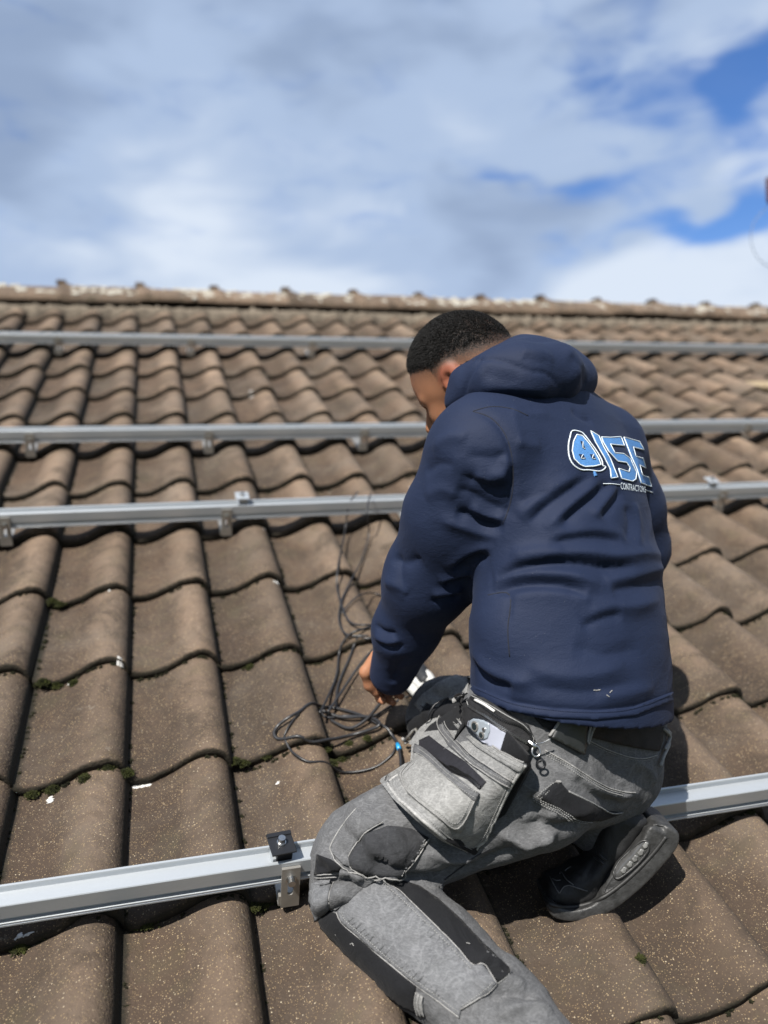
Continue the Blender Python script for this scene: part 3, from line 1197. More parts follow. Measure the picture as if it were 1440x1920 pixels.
person = empty('person', on_roof(800, 1600, 0.0) @ RW.T,
               'man kneeling with his back turned, in navy hooded jacket and grey work trousers', 'person')

# ------------------------------------------------------------------ body (skin): head, neck, trunk, arms and hands, one surface
HF = np.array([-0.70, 0.50, 0.51])
HF /= np.linalg.norm(HF)
HD = np.array([0.54, 0.84, 0.0])
HD -= HF * (HF @ HD)
HD /= np.linalg.norm(HD)
HL = np.cross(HD, HF)
if HL[2] > 0:
    HL = -HL
HC = V(857, 682, 1.47)


def hd(f, d, l):
    return HC + HF * f + HD * d + HL * l


B = Field(V(640, 540, 1.25) * [1, 1, 1] + [-0.02, -0.05, -0.05], (0.62, 0.42, 1.98), 0.0042)
# skull
B.ell(hd(0.0, 0.0, 0), (HF, HD, HL), (0.090, 0.085, 0.073), 0.02)
B.ell(hd(-0.022, 0.012, 0), (HF, HD, HL), (0.078, 0.078, 0.068), 0.03)
B.ell(hd(0.045, 0.025, 0), (HF, HD, HL), (0.047, 0.06, 0.060), 0.025)
# brow, cheekbones, jaw, chin, nose, lips
for sg in (-1, 1):
    B.cap(hd(0.086, 0.020, 0.008 * sg), hd(0.068, 0.022, 0.045 * sg), 0.010, 0.009, 0.012)
    B.ell(hd(0.060, 0.062, 0.036 * sg), (HF, HD, HL), (0.026, 0.024, 0.022), 0.02)
    B.cap(hd(0.000, 0.075, 0.056 * sg), hd(0.062, 0.122, 0.022 * sg), 0.018, 0.017, 0.025)
    B.ell(hd(0.076, 0.036, 0.030 * sg), (HF, HD, HL), (0.014, 0.010, 0.014), 0.008, cut=True)
    B.ell(hd(0.068, 0.037, 0.030 * sg), (HF, HD, HL), (0.013, 0.012, 0.013), 0.003)
B.ell(hd(0.045, 0.085, 0), (HF, HD, HL), (0.045, 0.045, 0.040), 0.025)
B.ell(hd(0.075, 0.128, 0), (HF, HD, HL), (0.016, 0.015, 0.018), 0.015)
B.cap(hd(0.092, 0.035, 0), hd(0.115, 0.066, 0), 0.008, 0.011, 0.010)
for sg in (-1, 1):
    B.ell(hd(0.100, 0.071, 0.011 * sg), (HF, HD, HL), (0.010, 0.007, 0.007), 0.006)
B.cap(hd(0.091, 0.092, -0.016), hd(0.091, 0.092, 0.016), 0.007, 0.007, 0.007)
B.cap(hd(0.089, 0.104, -0.014), hd(0.089, 0.104, 0.014), 0.007, 0.007, 0.006)
# ears: helix ring, lobe, hollow
for sg in (-1, 1):
    e0_ = (-0.006, 0.026, 0.073 * sg)
    B.ell(hd(e0_[0], e0_[1], e0_[2] * 1.0), (HF, HD, HL), (0.018, 0.030, 0.009), 0.006)
    B.ell(hd(e0_[0] - 0.004, e0_[1], 0.079 * sg), (HF, HD, HL), (0.020, 0.031, 0.007), 0.004)
    B.ell(hd(e0_[0] + 0.003, e0_[1] + 0.002, 0.089 * sg), (HF, HD, HL), (0.012, 0.021, 0.0115), 0.002, cut=True)
    B.ell(hd(e0_[0] + 0.017, e0_[1] + 0.004, 0.074 * sg), (HF, HD, HL), (0.005, 0.008, 0.006), 0.004)
    B.ell(hd(e0_[0] - 0.007, e0_[1] - 0.002, 0.079 * sg), (HF, HD, HL), (0.003, 0.014, 0.004), 0.003)
# neck and trunk inside the jacket
B.cap(hd(-0.045, 0.055, 0), V(965, 775, 1.43), 0.058, 0.064, 0.03)
B.cap(V(965, 775, 1.43), V(1050, 1000, 1.41), 0.07, 0.10, 0.04)
B.cap(V(1050, 1000, 1.41), V(1070, 1250, 1.37), 0.10, 0.10, 0.04)
SHL, ELL, WRL = V(900, 862, 1.315), V(803, 1085, 1.445), V(733, 1238, 1.575)
SHR, ELR, WRR = V(1128, 862, 1.555), V(1182, 1025, 1.66), V(960, 1195, 1.70)
B.cap(V(965, 800, 1.43), SHL, 0.05, 0.05, 0.03)
B.cap(V(965, 800, 1.43), SHR, 0.05, 0.05, 0.03)
B.chain([(SHL, 0.048), (ELL, 0.040), (WRL, 0.028)], 0.02)
B.chain([(SHR, 0.048), (ELR, 0.040), (WRR, 0.028)], 0.02)


def hand(B, wrist, palm_end, across, curl, r=0.0088):
    """palm slab, four fingers of different length bent round `curl`, thumb off the palm's side"""
    wrist, palm_end = np.array(wrist), np.array(palm_end)
    d = palm_end - wrist
    L = np.linalg.norm(d)
    d /= L
    across = across - d * (across @ d)
    across /= np.linalg.norm(across)
    nrm = curl - d * (curl @ d) - across * (curl @ across)
    nrm /= np.linalg.norm(nrm)
    for o_ in (-0.024, -0.008, 0.008, 0.024):
        B.cap(wrist + across * o_ * 0.55, palm_end + across * o_, 0.0150, 0.0125, 0.012)
    for i, (o_, ln) in enumerate(((-0.029, 0.62), (-0.010, 0.95), (0.010, 1.05), (0.029, 0.92))):
        k0 = palm_end + across * o_
        p1 = k0 + (d * 0.8 + nrm * 0.6) * 0.042 * ln
        p2 = p1 + (d * 0.05 + nrm * 1.0) * 0.027 * ln
        p3 = p2 + (-d * 0.7 + nrm * 0.7) * 0.021 * ln
        B.chain([(k0, r * 1.12), (p1, r), (p2, r * 0.92), (p3, r * 0.80)], 0.004)
    b0 = wrist + d * L * 0.30 + across * 0.026
    b1 = b0 + (across * 0.75 + d * 0.6 + nrm * 0.35) * 0.036
    b2 = b1 + (d * 0.9 + nrm * 0.55 - across * 0.15) * 0.030
    b3 = b2 + (d * 0.7 + nrm * 0.6 - across * 0.5) * 0.022
    B.chain([(b0, 0.0150), (b1, 0.0115), (b2, 0.0100), (b3, 0.0085)], 0.008)


HANDL = V(722, 1250, 1.655)
hand(B, V(732, 1214, 1.60), HANDL, np.array([-0.65, 0.25, -0.15]), np.array([0.55, 0.35, 0.45]))
hand(B, WRR, V(955, 1250, 1.745), np.array([0.5, -0.2, -0.6]), np.array([0.3, 0.5, 0.5]))
bv, bq = B.mesh(2)
body = view_mesh('body', bv, bq, M['skin'], person)
# clipped hair: stubble shade by height above the ear, ears slightly flushed
rel = bv - HC
fh, dh, lh = rel @ HF, rel @ HD, rel @ HL
onhead = (np.linalg.norm(rel, axis=1) < 0.125)
front = fh - (0.062 - 0.35 * (dh + 0.05))
edge = np.where(fh > 0.02, -0.002 - 0.02 * (fh - 0.02) / 0.05, 0.012 + 0.35 * np.clip(-fh - 0.02, 0, 0.1))
stub = np.clip((edge + 0.034 - dh) / 0.058, 0, 1) ** 1.25 * onhead
stub *= np.clip((0.080 - fh) / 0.012, 0, 1)
body.data.attributes.new('stubble', 'FLOAT', 'POINT').data.foreach_set('value', stub.astype(np.float32))
ear_d = np.minimum(np.linalg.norm(rel - (HF * -0.006 + HD * 0.026 + HL * 0.085), axis=1), np.linalg.norm(rel - (HF * -0.006 + HD * 0.026 - HL * 0.085), axis=1))
body.data.attributes.new('flush', 'FLOAT', 'POINT').data.foreach_set('value', np.clip((0.034 - ear_d) / 0.012, 0, 1).astype(np.float32))

# hair: thousands of short strands on the crown
hn = normals(bv, bq)
fc = bv[bq].mean(1)
fr = fc - HC
ff, fd_, fl = fr @ HF, fr @ HD, fr @ HL
fedge = np.where(ff > 0.02, -0.012 - 0.02 * (ff - 0.02) / 0.05, -0.008 + 0.35 * np.clip(-ff - 0.02, 0, 0.1))
dens = np.clip((fedge - fd_) / 0.018, 0, 1) * (np.linalg.norm(fr, axis=1) < 0.125) * (ff < 0.079)
cand = np.where(dens > 0.03)[0]
pick = rng.choice(cand, 70000, p=dens[cand] / dens[cand].sum())
w4 = rng.dirichlet((1, 1, 1, 1), len(pick))
P0 = (bv[bq[pick]] * w4[:, :, None]).sum(1)
N0 = hn[bq[pick][:, 0]]
dn = dens[pick]
ln = (0.0016 + 0.0046 * dn) * rng.uniform(0.6, 1.15, len(pick))
dirv = N0 * 0.75 + HF * 0.55 - HD * 0.1 + rng.normal(0, 0.30, (len(pick), 3))
dirv += 0.40 * np.stack([snoise(P0, 260, 71, 1), snoise(P0, 260, 72, 1), snoise(P0, 260, 73, 1)], 1)
dirv /= np.linalg.norm(dirv, axis=1)[:, None]
side = np.cross(dirv, rng.normal(0, 1, (len(pick), 3)))
side /= np.linalg.norm(side, axis=1)[:, None]
mid_ = P0 + dirv * (ln * 0.55)[:, None] + rng.normal(0, 0.0006, (len(pick), 3))
tip = P0 + (dirv + HF * 0.35 + HD * 0.10) * ln[:, None]
wd = 0.00032
hv = np.stack([P0 - N0 * 0.001 - side * wd, P0 - N0 * 0.001 + side * wd, mid_ + side * wd * 0.8, tip, mid_ - side * wd * 0.8], 1).reshape(-1, 3)
base_i = np.arange(len(pick))[:, None] * 5
hf_ = np.concatenate([base_i + np.array([0, 1, 2, 4]), base_i + np.array([4, 2, 3, 3])])
hfl = [tuple(q) for q in (base_i + np.array([0, 1, 2, 4])).tolist()] + [tuple(q) for q in (base_i + np.array([4, 2, 3])).tolist()]
hair = mesh_obj('hair', v2w(hv), hfl, M['hair'], person)
hair['kind'] = 'stuff'
# eyebrow and lashes on the visible side
eb = MB()
for sg in (-1, 1):
    for i in range(90):
        t_ = rng.uniform(0, 1)
        p = hd(0.096 - 0.022 * t_ + rng.normal(0, 0.001), 0.017 + 0.004 * abs(t_ - 0.4) + rng.normal(0, 0.0022), (0.012 + 0.036 * t_) * sg)
        q = p + HL * sg * 0.006 + HF * 0.002 + HD * rng.normal(0, 0.001)
        s_ = HD * 0.0005
        eb.add([p - s_, p + s_, q], [(0, 1, 2)])
    for i in range(30):
        t_ = rng.uniform(0, 1)
        p = hd(0.0795 - 0.006 * t_, 0.041, (0.020 + 0.022 * t_) * sg)
        q = p + HF * 0.006 + HD * 0.004
        s_ = HL * 0.0006
        eb.add([p - s_, p + s_, q], [(0, 1, 2)])
mesh_obj('eyebrow', v2w(np.array(eb.v)), eb.f, M['hair'], person)['kind'] = 'stuff'

# ------------------------------------------------------------------ trousers
T = Field((-0.17, 0.18, 0.94), (0.58, 1.02, 1.80), 0.0042)
T.cap(V(990, 1345, 1.315), V(1140, 1352, 1.43), 0.104, 0.098, 0.03)
T.cap(V(1000, 1440, 1.315), V(1127, 1428, 1.415), 0.108, 0.100, 0.03)
T.cap(V(985, 1465, 1.305), V(682, 1600, 1.325), 0.108, 0.079, 0.03)
T.cap(V(1105, 1420, 1.43), V(840, 1345, 1.66), 0.105, 0.083, 0.03)
T.cap(V(838, 1352, 1.66), V(1120, 1535, 1.43), 0.072, 0.058, 0.02)
T.cap(V(676, 1625, 1.32), V(672, 1655, 1.315), 0.078, 0.078, 0.02)
T.cap(V(684, 1685, 1.300), V(810, 1795, 1.215), 0.077, 0.077, 0.012)
T.cap(V(810, 1795, 1.215), V(935, 1905, 1.140), 0.077, 0.069, 0.02)
T.cap(V(935, 1905, 1.140), V(1075, 2065, 1.035), 0.069, 0.058, 0.02)
# cargo pocket bulge on the thigh, knee-pad bulge
T.cap(V(705, 1560, 1.275), V(770, 1600, 1.265), 0.045, 0.042, 0.03)
# flat cut at the waist and at the hem of the near leg
tv, tq = T.mesh(2)
TF = [
    # cargo pocket creases on the thigh
    ([(690, 1570), (720, 1600), (745, 1612)], 0.006, 0.010), ([(735, 1560), (752, 1590), (760, 1605)], 0.005, 0.008),
    ([(700, 1600), (735, 1625), (770, 1632)], -0.006, 0.010), ([(760, 1540), (790, 1575), (800, 1600)], -0.004, 0.010),
    ([(660, 1600), (700, 1632), (760, 1648)], 0.006, 0.010),
    # folds behind the knee
    ([(590, 1665), (640, 1655), (700, 1668)], -0.010, 0.012), ([(592, 1640), (640, 1632), (690, 1645)], 0.007, 0.010),
    ([(590, 1700), (620, 1680), (660, 1672)], 0.008, 0.010), ([(596, 1718), (630, 1700), (655, 1690)], -0.006, 0.008),
    ([(740, 1650), (790, 1655), (840, 1645), (880, 1625)], -0.012, 0.014), ([(760, 1668), (800, 1672), (830, 1662)], 0.006, 0.010),
    # shin
    ([(900, 1790), (925, 1800), (945, 1808)], 0.006, 0.008), ([(905, 1812), (930, 1806), (960, 1815)], -0.006, 0.008),
    ([(890, 1850), (940, 1835), (990, 1850)], 0.005, 0.010), ([(905, 1880), (960, 1862), (1010, 1875)], -0.006, 0.010),
    ([(930, 1905), (985, 1885), (1040, 1900)], 0.006, 0.010), ([(760, 1780), (800, 1760), (830, 1770)], -0.002, 0.008),
    ([(800, 1830), (850, 1800), (890, 1815)], -0.002, 0.010),
    ([(640, 1545), (665, 1575), (700, 1590)], -0.004, 0.010), ([(650, 1520), (690, 1500), (730, 1480)], 0.004, 0.012), ([(600, 1600), (625, 1615), (660, 1618)], 0.006, 0.010), ([(598, 1622), (630, 1640), (670, 1640)], -0.006, 0.009),
    ([(800, 1590), (850, 1610), (900, 1600)], 0.006, 0.012), ([(820, 1560), (860, 1585), (900, 1580)], -0.006, 0.010), ([(860, 1640), (920, 1612), (980, 1590)], -0.006, 0.012), ([(930, 1560), (990, 1575), (1040, 1560)], 0.005, 0.010),
    ([(1000, 1470), (1030, 1500), (1040, 1530)], 0.005, 0.010), ([(985, 1490), (1010, 1520), (1020, 1550)], -0.005, 0.009), ([(1180, 1420), (1215, 1445), (1228, 1470)], 0.004, 0.010),
    # seat and hip
    ([(1010, 1530), (1060, 1528), (1110, 1515)], 0.004, 0.010), ([(985, 1545), (1040, 1552), (1095, 1540)], -0.005, 0.010),
    ([(1060, 1430), (1100, 1470), (1150, 1490), (1200, 1488)], 0.004, 0.008), ([(1075, 1455), (1120, 1492), (1165, 1508)], -0.004, 0.008),
    ([(960, 1590), (1000, 1570), (1050, 1560)], 0.005, 0.010),
    # far knee
    ([(800, 1290), (830, 1305), (870, 1300)], -0.006, 0.012), ([(785, 1330), (820, 1340), (860, 1335)], 0.006, 0.012), ([(770, 1370), (800, 1375), (840, 1370)], -0.006, 0.010),
]
tN = normals(tv, tq)
tv = tv + tN * (0.0016 * snoise(tv, 50, 3) + 0.0038 * (0.35 - np.abs(snoise(tv, 42, 5, 2))) + 0.0014 * (0.35 - np.abs(snoise(tv, 95, 6, 2))))[:, None]
tv = crease(tv, tq, TF, gain=1.9)
trousers = view_mesh('trousers', tv, tq, M['denim'], person)
TS = Surf(tv, tq)

# ------------------------------------------------------------------ jacket
J = Field((-0.05, -0.30, 1.10), (0.60, 0.40, 1.92), 0.0037)
SEC = [(1075, 1400, 1.365, .197, .152), (1073, 1300, 1.365, .200, .154), (1070, 1210, 1.370, .198, .150), (1068, 1120, 1.385, .190, .145),
       (1056, 1000, 1.410, .197, .140), (1043, 900, 1.425, .205, .134), (1032, 830, 1.435, .202, .118), (1015, 775, 1.440, .172, .098), (992, 735, 1.440, .10, .080), (985, 715, 1.44, .085, .07)]
br = np.array([0.65, 0, 0.76])
br /= np.linalg.norm(br)
bf = np.array([-br[2], 0, br[0]])
ys = np.array([(p[1] - 960) / FPX * p[2] for p in SEC])[::-1]
xs_ = np.array([(p[0] - 720) / FPX * p[2] for p in SEC])[::-1]
zs_ = np.array([p[2] for p in SEC])[::-1]
aa = np.array([p[3] for p in SEC])[::-1]
bb = np.array([p[4] for p in SEC])[::-1]
sl, X, Y, Z = J.sub(J.lo, J.lo + J.n * J.h)
yy = Y.ravel()


def sm_interp(y, xp, fp):
    v_ = np.interp(y, xp, fp)
    k = np.ones(27) / 27
    return np.convolve(np.pad(v_, 13, mode='edge'), k, mode='valid')


cx, cz, ca, cb = (sm_interp(yy, ys, f_)[None, :, None].astype(np.float32) for f_ in (xs_, zs_, aa, bb))
qa = ((X - cx) * br[0] + (Z - cz) * br[2]) / ca
qb = ((X - cx) * bf[0] + (Z - cz) * bf[2]) / cb
d_ = (np.sqrt(qa * qa + qb * qb + 1e-9) - 1) * np.minimum(ca, cb)
# slightly squarer back
d_ = np.maximum(d_, (ys[0] + 0.0) - Y)
J.F = d_.astype(np.float32)
J.chain([(SHL, 0.083), (V(852, 965, 1.365), 0.079), (ELL, 0.074), (V(762, 1180, 1.52), 0.057), (V(735, 1262, 1.592), 0.043)], 0.035)
J.chain([(SHR, 0.080), (V(1165, 950, 1.62), 0.077), (ELR, 0.072), (V(1060, 1120, 1.70), 0.055), (WRR, 0.043)], 0.03)
# shoulder yoke and shoulder blades
J.cap(V(960, 790, 1.40), V(905, 840, 1.325), 0.070, 0.078, 0.05)
J.cap(V(1040, 790, 1.46), V(1120, 835, 1.545), 0.070, 0.075, 0.05)
# loose blouson belly over the hem, where the cloth rides up
J.cap(V(960, 1180, 1.285), V(1150, 1190, 1.345), 0.055, 0.055, 0.05)
# cut flat at the hem (tilted) and at the cuff
ycut = 0.317 + 0.150 * (X - 0.325)
J.F = np.where(X > 0.105, np.maximum(J.F, (Y - ycut).astype(np.float32)), J.F).astype(np.float32)
jv, jq = J.mesh(2)
jN = normals(jv, jq)
jm = np.clip((0.317 + 0.150 * (jv[:, 0] - 0.325) - jv[:, 1]) / 0.06, 0, 1)
jm[jv[:, 0] < 0.105] = 1.0
jv = jv + jN * (jm * (0.0012 * snoise(jv, 30, 21, 2, (1, 1.8, 1)) + 0.0018 * (0.4 - np.abs(snoise(jv, 48, 22, 1, (0.7, 1.9, 0.7))))))[:, None]


def z2(pts):
    return [(680 + x * 0.4306, 560 + y * 0.4306) for x, y in pts]


def z1(pts):
    return [(560 + x * 0.5139, 1180 + y * 0.5139) for x, y in pts]


JF = [
    # two deep swags across the small of the back
    (z2([(560, 1215), (660, 1150), (800, 1120), (950, 1110), (1100, 1125), (1230, 1110), (1320, 1120)]), 0.011, 0.017),
    (z2([(580, 1225), (680, 1178), (800, 1158), (950, 1152), (1080, 1172), (1180, 1165)]), -0.012, 0.013),
    (z2([(560, 1240), (680, 1205), (800, 1195), (920, 1210), (1040, 1250)]), 0.010, 0.013),
    (z2([(570, 1270), (680, 1248), (800, 1244), (900, 1256), (980, 1290)]), -0.011, 0.012),
    (z2([(620, 1300), (760, 1275), (900, 1290), (1000, 1320)]), 0.005, 0.014),
    (z2([(1050, 1230), (1150, 1215), (1250, 1190), (1320, 1170)]), 0.007, 0.014),
    (z2([(1080, 1270), (1180, 1255), (1300, 1225)]), -0.006, 0.013),
    (z2([(950, 1400), (1060, 1350), (1180, 1340), (1300, 1310)]), 0.007, 0.015),
    (z2([(950, 1432), (1050, 1390), (1130, 1372)]), -0.007, 0.012),
    (z2([(800, 1075), (900, 1050), (1020, 1040), (1130, 1062)]), -0.007, 0.012),
    (z2([(790, 1045), (900, 1018), (1030, 1010), (1150, 1035)]), 0.006, 0.013),
    (z2([(640, 1110), (760, 1100), (880, 1090)]), 0.004, 0.012),
    # diagonal pulls from the armpit across to the badge
    (z2([(1000, 770), (900, 835), (800, 905), (720, 980)]), -0.009, 0.013),
    (z2([(960, 760), (850, 820), (750, 890), (680, 960)]), 0.007, 0.014),
    (z2([(1080, 800), (1000, 870), (920, 935), (860, 1000)]), -0.009, 0.012),
    (z2([(1040, 790), (950, 860), (870, 930), (790, 1010)]), 0.007, 0.012),
    (z2([(1130, 830), (1090, 900), (1040, 960)]), -0.006, 0.010),
    (z2([(1110, 815), (1050, 890), (1000, 950)]), 0.005, 0.010),
    (z2([(830, 830), (740, 865), (680, 890)]), -0.004, 0.010),
    (z2([(660, 620), (720, 640), (780, 640)]), 0.003, 0.012),
    (z2([(905, 480), (960, 520), (1000, 530)]), -0.004, 0.010),
    (z2([(640, 480), (720, 505), (820, 500)]), 0.003, 0.012),
    (z2([(1180, 880), (1200, 980), (1190, 1080)]), 0.004, 0.014), (z2([(1150, 900), (1165, 980), (1150, 1060)]), -0.004, 0.012),
    # sleeve
    (z2([(600, 690), (625, 720), (600, 760), (540, 760)]), 0.006, 0.011),
    (z2([(610, 660), (590, 690), (520, 690), (440, 680)]), -0.004, 0.012),
    (z2([(640, 800), (580, 830), (500, 800), (420, 770)]), -0.006, 0.012),
    (z2([(630, 770), (560, 790), (480, 765)]), 0.005, 0.012),
    (z2([(640, 930), (560, 900), (470, 850), (400, 830)]), -0.005, 0.012),
    (z2([(620, 985), (540, 985), (460, 945), (400, 930)]), -0.009, 0.012),
    (z2([(630, 960), (550, 945), (460, 905)]), 0.008, 0.012),
    (z2([(600, 1040), (520, 1020), (430, 990), (330, 960)]), 0.006, 0.012),
    (z2([(580, 1080), (500, 1095), (430, 1130), (360, 1180)]), 0.007, 0.012),
    (z2([(560, 1115), (490, 1125), (440, 1150), (400, 1190)]), -0.010, 0.011),
    (z2([(470, 1180), (400, 1210), (330, 1230)]), 0.007, 0.011),
    (z2([(470, 1215), (410, 1228), (350, 1250)]), -0.009, 0.010),
    (z2([(440, 1265), (370, 1285), (300, 1290)]), 0.006, 0.010), (z2([(430, 1290), (360, 1305), (300, 1320)]), -0.007, 0.009),
    (z2([(150, 1100), (165, 1200), (185, 1310)]), -0.004, 0.010), (z2([(120, 1130), (190, 1150), (260, 1130)]), -0.005, 0.012),
    (z2([(90, 1230), (150, 1250), (200, 1290)]), 0.005, 0.012), (z2([(270, 870), (340, 830), (420, 860)]), 0.004, 0.014),
    (z2([(300, 660), (380, 600), (460, 610)]), 0.004, 0.014), (z2([(270, 760), (330, 720), (400, 730)]), -0.004, 0.012),
    ([(702, 1172), (722, 1186), (745, 1188)], -0.006, 0.007), ([(700, 1190), (725, 1203), (750, 1200)], 0.005, 0.007),
    ([(712, 1208), (735, 1216), (757, 1208)], -0.005, 0.006), ([(760, 1230), (740, 1262), (735, 1284)], -0.004, 0.010),
    # skirt of the jacket above the hem
    (z1([(630, 80), (700, 150), (790, 190), (860, 185)]), 0.008, 0.014), (z1([(640, 130), (700, 195), (790, 215)]), -0.010, 0.013),
    (z1([(820, 130), (950, 170), (1080, 165), (1200, 130)]), 0.005, 0.016), (z1([(850, 200), (980, 225), (1100, 222), (1250, 180)]), -0.004, 0.014),
    (z1([(1000, 60), (1120, 90), (1250, 70)]), -0.004, 0.016), (z1([(1080, 250), (1200, 235), (1300, 210)]), 0.004, 0.012),
    # stitched hem channel and armhole seam
    (z1([(640, 200), (780, 265), (930, 290), (1080, 298), (1220, 285), (1370, 235)]), -0.0040, 0.006),
    (z2([(480, 490), (560, 520), (620, 590), (650, 690), (655, 800), (640, 900), (610, 980)]), -0.0045, 0.006),
    (z2([(650, 480), (670, 560), (690, 660)]), 0.002, 0.012),
    (z2([(545, 1280), (640, 1290), (630, 1440)]), -0.003, 0.005),
]
jv = crease(jv, jq, JF, gain=1.15)
jacket = view_mesh('jacket', jv, jq, M['navy'], person)
JS = Surf(jv, jq)

def poly_sdf(P2, X2, Y2):
    P2 = np.array(P2, float)
    d = np.full(np.broadcast(X2, Y2).shape, 1e9, np.float32)
    s = np.ones(d.shape, np.float32)
    N = len(P2)
    for i in range(N):
        j = i - 1
        e = P2[j] - P2[i]
        wx, wy = X2 - P2[i][0], Y2 - P2[i][1]
        t = np.clip((wx * e[0] + wy * e[1]) / (e @ e + 1e-12), 0, 1)
        d = np.minimum(d, (wx - e[0] * t) ** 2 + (wy - e[1] * t) ** 2)
        c1, c2, c3 = Y2 >= P2[i][1], Y2 < P2[j][1], e[0] * wy > e[1] * wx
        fl = (c1 & c2 & c3) | (~c1 & ~c2 & ~c3)
        s = np.where(fl, -s, s)
    return s * np.sqrt(d)


# hood, bunched behind the neck
Hd = Field((0.03, -0.36, 1.15), (0.48, -0.06, 1.72), 0.0042)
Hd.chain([(V(888, 732, 1.365), 0.030), (V(930, 712, 1.340), 0.042), (V(980, 702, 1.330), 0.046), (V(1035, 702, 1.365), 0.045), (V(1076, 712, 1.44), 0.034), (V(1066, 720, 1.52), 0.036)], 0.03)
Hd.cap(V(885, 722, 1.375), V(873, 748, 1.39), 0.030, 0.026, 0.02)
Hd.cap(V(864, 712, 1.385), V(855, 752, 1.40), 0.015, 0.014, 0.015)
Hd.chain([(V(930, 700, 1.40), 0.038), (V(985, 684, 1.41), 0.045), (V(1040, 686, 1.46), 0.042)], 0.03)
Hd.chain([(V(1060, 715, 1.52), 0.045), (V(980, 740, 1.57), 0.04), (V(890, 770, 1.56), 0.035)], 0.03)
ho_px = [(842, 762), (846, 715), (858, 692), (898, 668), (936, 648), (1000, 634), (1056, 640), (1094, 664), (1112, 700), (1112, 736), (1088, 746), (1000, 745), (905, 752)]
ho2 = np.array([V(x, y, 1.375)[:2] for x, y in catmull(ho_px, 5, True)])
sl, X, Y, Z = Hd.sub(Hd.lo, Hd.lo + Hd.n * Hd.h)
dpoly = poly_sdf(ho2, X[:, :, 0], Y[:, :, 0])[:, :, None]
zc = 1.375 + 0.55 * np.abs(X - 0.215) * (X > 0.215) + 0.35 * (0.215 - X) * (X <= 0.215)
a_, b_ = dpoly + 0.030, np.abs(Z - zc) - 0.052 + 0.030
dd_ = np.minimum(np.maximum(a_, b_), 0) + np.sqrt(np.maximum(a_, 0) ** 2 + np.maximum(b_, 0) ** 2) - 0.030
Hd.join(sl, dd_.astype(np.float32), 0.015)
hv_, hq_ = Hd.mesh(2)
hN = normals(hv_, hq_)
hv_ = hv_ + hN * (0.0022 * snoise(hv_, 32, 41, 2) + 0.0008 * snoise(hv_, 90, 42, 2))[:, None]


def z7(pts):
    return [(740 + x * 0.2778, 560 + y * 0.2778) for x, y in pts]


HFo = [
    (z7([(430, 420), (580, 408), (700, 412), (820, 455), (930, 490), (1010, 500), (1070, 545), (1110, 600)]), -0.0035, 0.0045),
    (z7([(600, 370), (550, 450), (490, 560), (465, 690)]), -0.0035, 0.005),
    (z7([(860, 390), (950, 420), (1050, 440)]), -0.003, 0.012), (z7([(840, 360), (950, 360), (1080, 400)]), 0.004, 0.014),
    (z7([(1180, 380), (1260, 470), (1290, 600)]), -0.005, 0.014), (z7([(1130, 330), (1230, 420), (1270, 540)]), 0.004, 0.014),
    (z7([(560, 600), (750, 600), (950, 620), (1100, 650)]), 0.005, 0.016), (z7([(600, 670), (800, 650), (1000, 680)]), -0.004, 0.012),
    (z7([(600, 480), (700, 540), (850, 560)]), -0.003, 0.016),
]
hv_ = crease(hv_, hq_, HFo)
hood = view_mesh('hood', hv_, hq_, M['navy'], jacket)
HS = Surf(hv_, hq_)

# ------------------------------------------------------------------ shoe: toe planted on the tile, heel up
SH0 = V(1130, 1600, 1.385)


def z6(pts):
    return [(960 + x * 0.2222, 1480 + y * 0.2222) for x, y in pts]


def shoe_solid(outline_px, s0, half, rnd, h=0.0036, taper=0.0):
    """side outline (traced at distance s0) given real width along the foot's cross axis"""
    o2 = [tuple(V(x, y, s0)[:2]) for x, y in catmull(outline_px, 5, True)]
    o2 = np.array(o2)
    lo = np.array([o2[:, 0].min() - 0.02, o2[:, 1].min() - 0.02, s0 - half - 0.02])
    hi = np.array([o2[:, 0].max() + 0.02, o2[:, 1].max() + 0.02, s0 + half + 0.02])
    G = Field(lo, hi, h)
    sl, X, Y, Z = G.sub(lo, hi)
    d2 = poly_sdf(o2, X[:, :, 0], Y[:, :, 0])[:, :, None]
    dz = np.abs(Z - s0) - half
    a, b = d2 + rnd, dz + rnd
    G.F = np.broadcast_to(np.minimum(np.maximum(a, b), 0) + np.sqrt(np.maximum(a, 0) ** 2 + np.maximum(b, 0) ** 2) - rnd, G.F.shape).astype(np.float32)[:G.n[0], :G.n[1], :G.n[2]].copy()
    return G.mesh(2)


shoe = empty('shoe', on_roof(1080, 1690, 0.03) @ RW.T)
shoe.parent = person
shoe.location = Vector(on_roof(1080, 1690, 0.03) @ RW.T) - person.location
sole_px = z6([(245, 880), (300, 965), (430, 1000), (600, 985), (760, 925), (900, 830), (1060, 690), (1200, 540), (1310, 400), (1330, 300), (1290, 245), (1190, 205), (1110, 200), (1060, 260), (1040, 310), (940, 430), (860, 510), (800, 590), (740, 680), (690, 780), (640, 850), (560, 885), (460, 905), (370, 890), (300, 850), (262, 850)])
up_px = z6([(262, 870), (285, 750), (345, 725), (440, 690), (520, 630), (600, 590), (660, 520), (690, 420), (720, 300), (760, 180), (860, 100), (960, 110), (1060, 170), (1110, 230), (1060, 300), (960, 450), (860, 560), (800, 650), (720, 800), (640, 890), (480, 940), (330, 920)])
sv, sq = shoe_solid(sole_px, 1.385, 0.049, 0.0045, 0.0030)
uv_, uq_ = shoe_solid(up_px, 1.390, 0.042, 0.024, 0.0032)
uN = normals(uv_, uq_)
uv_ = uv_ + uN * (0.0012 * snoise(uv_, 120, 61, 2))[:, None]
SF = [(z6([(1060, 245), (1180, 215), (1290, 262)]), -0.0, 0.002)]
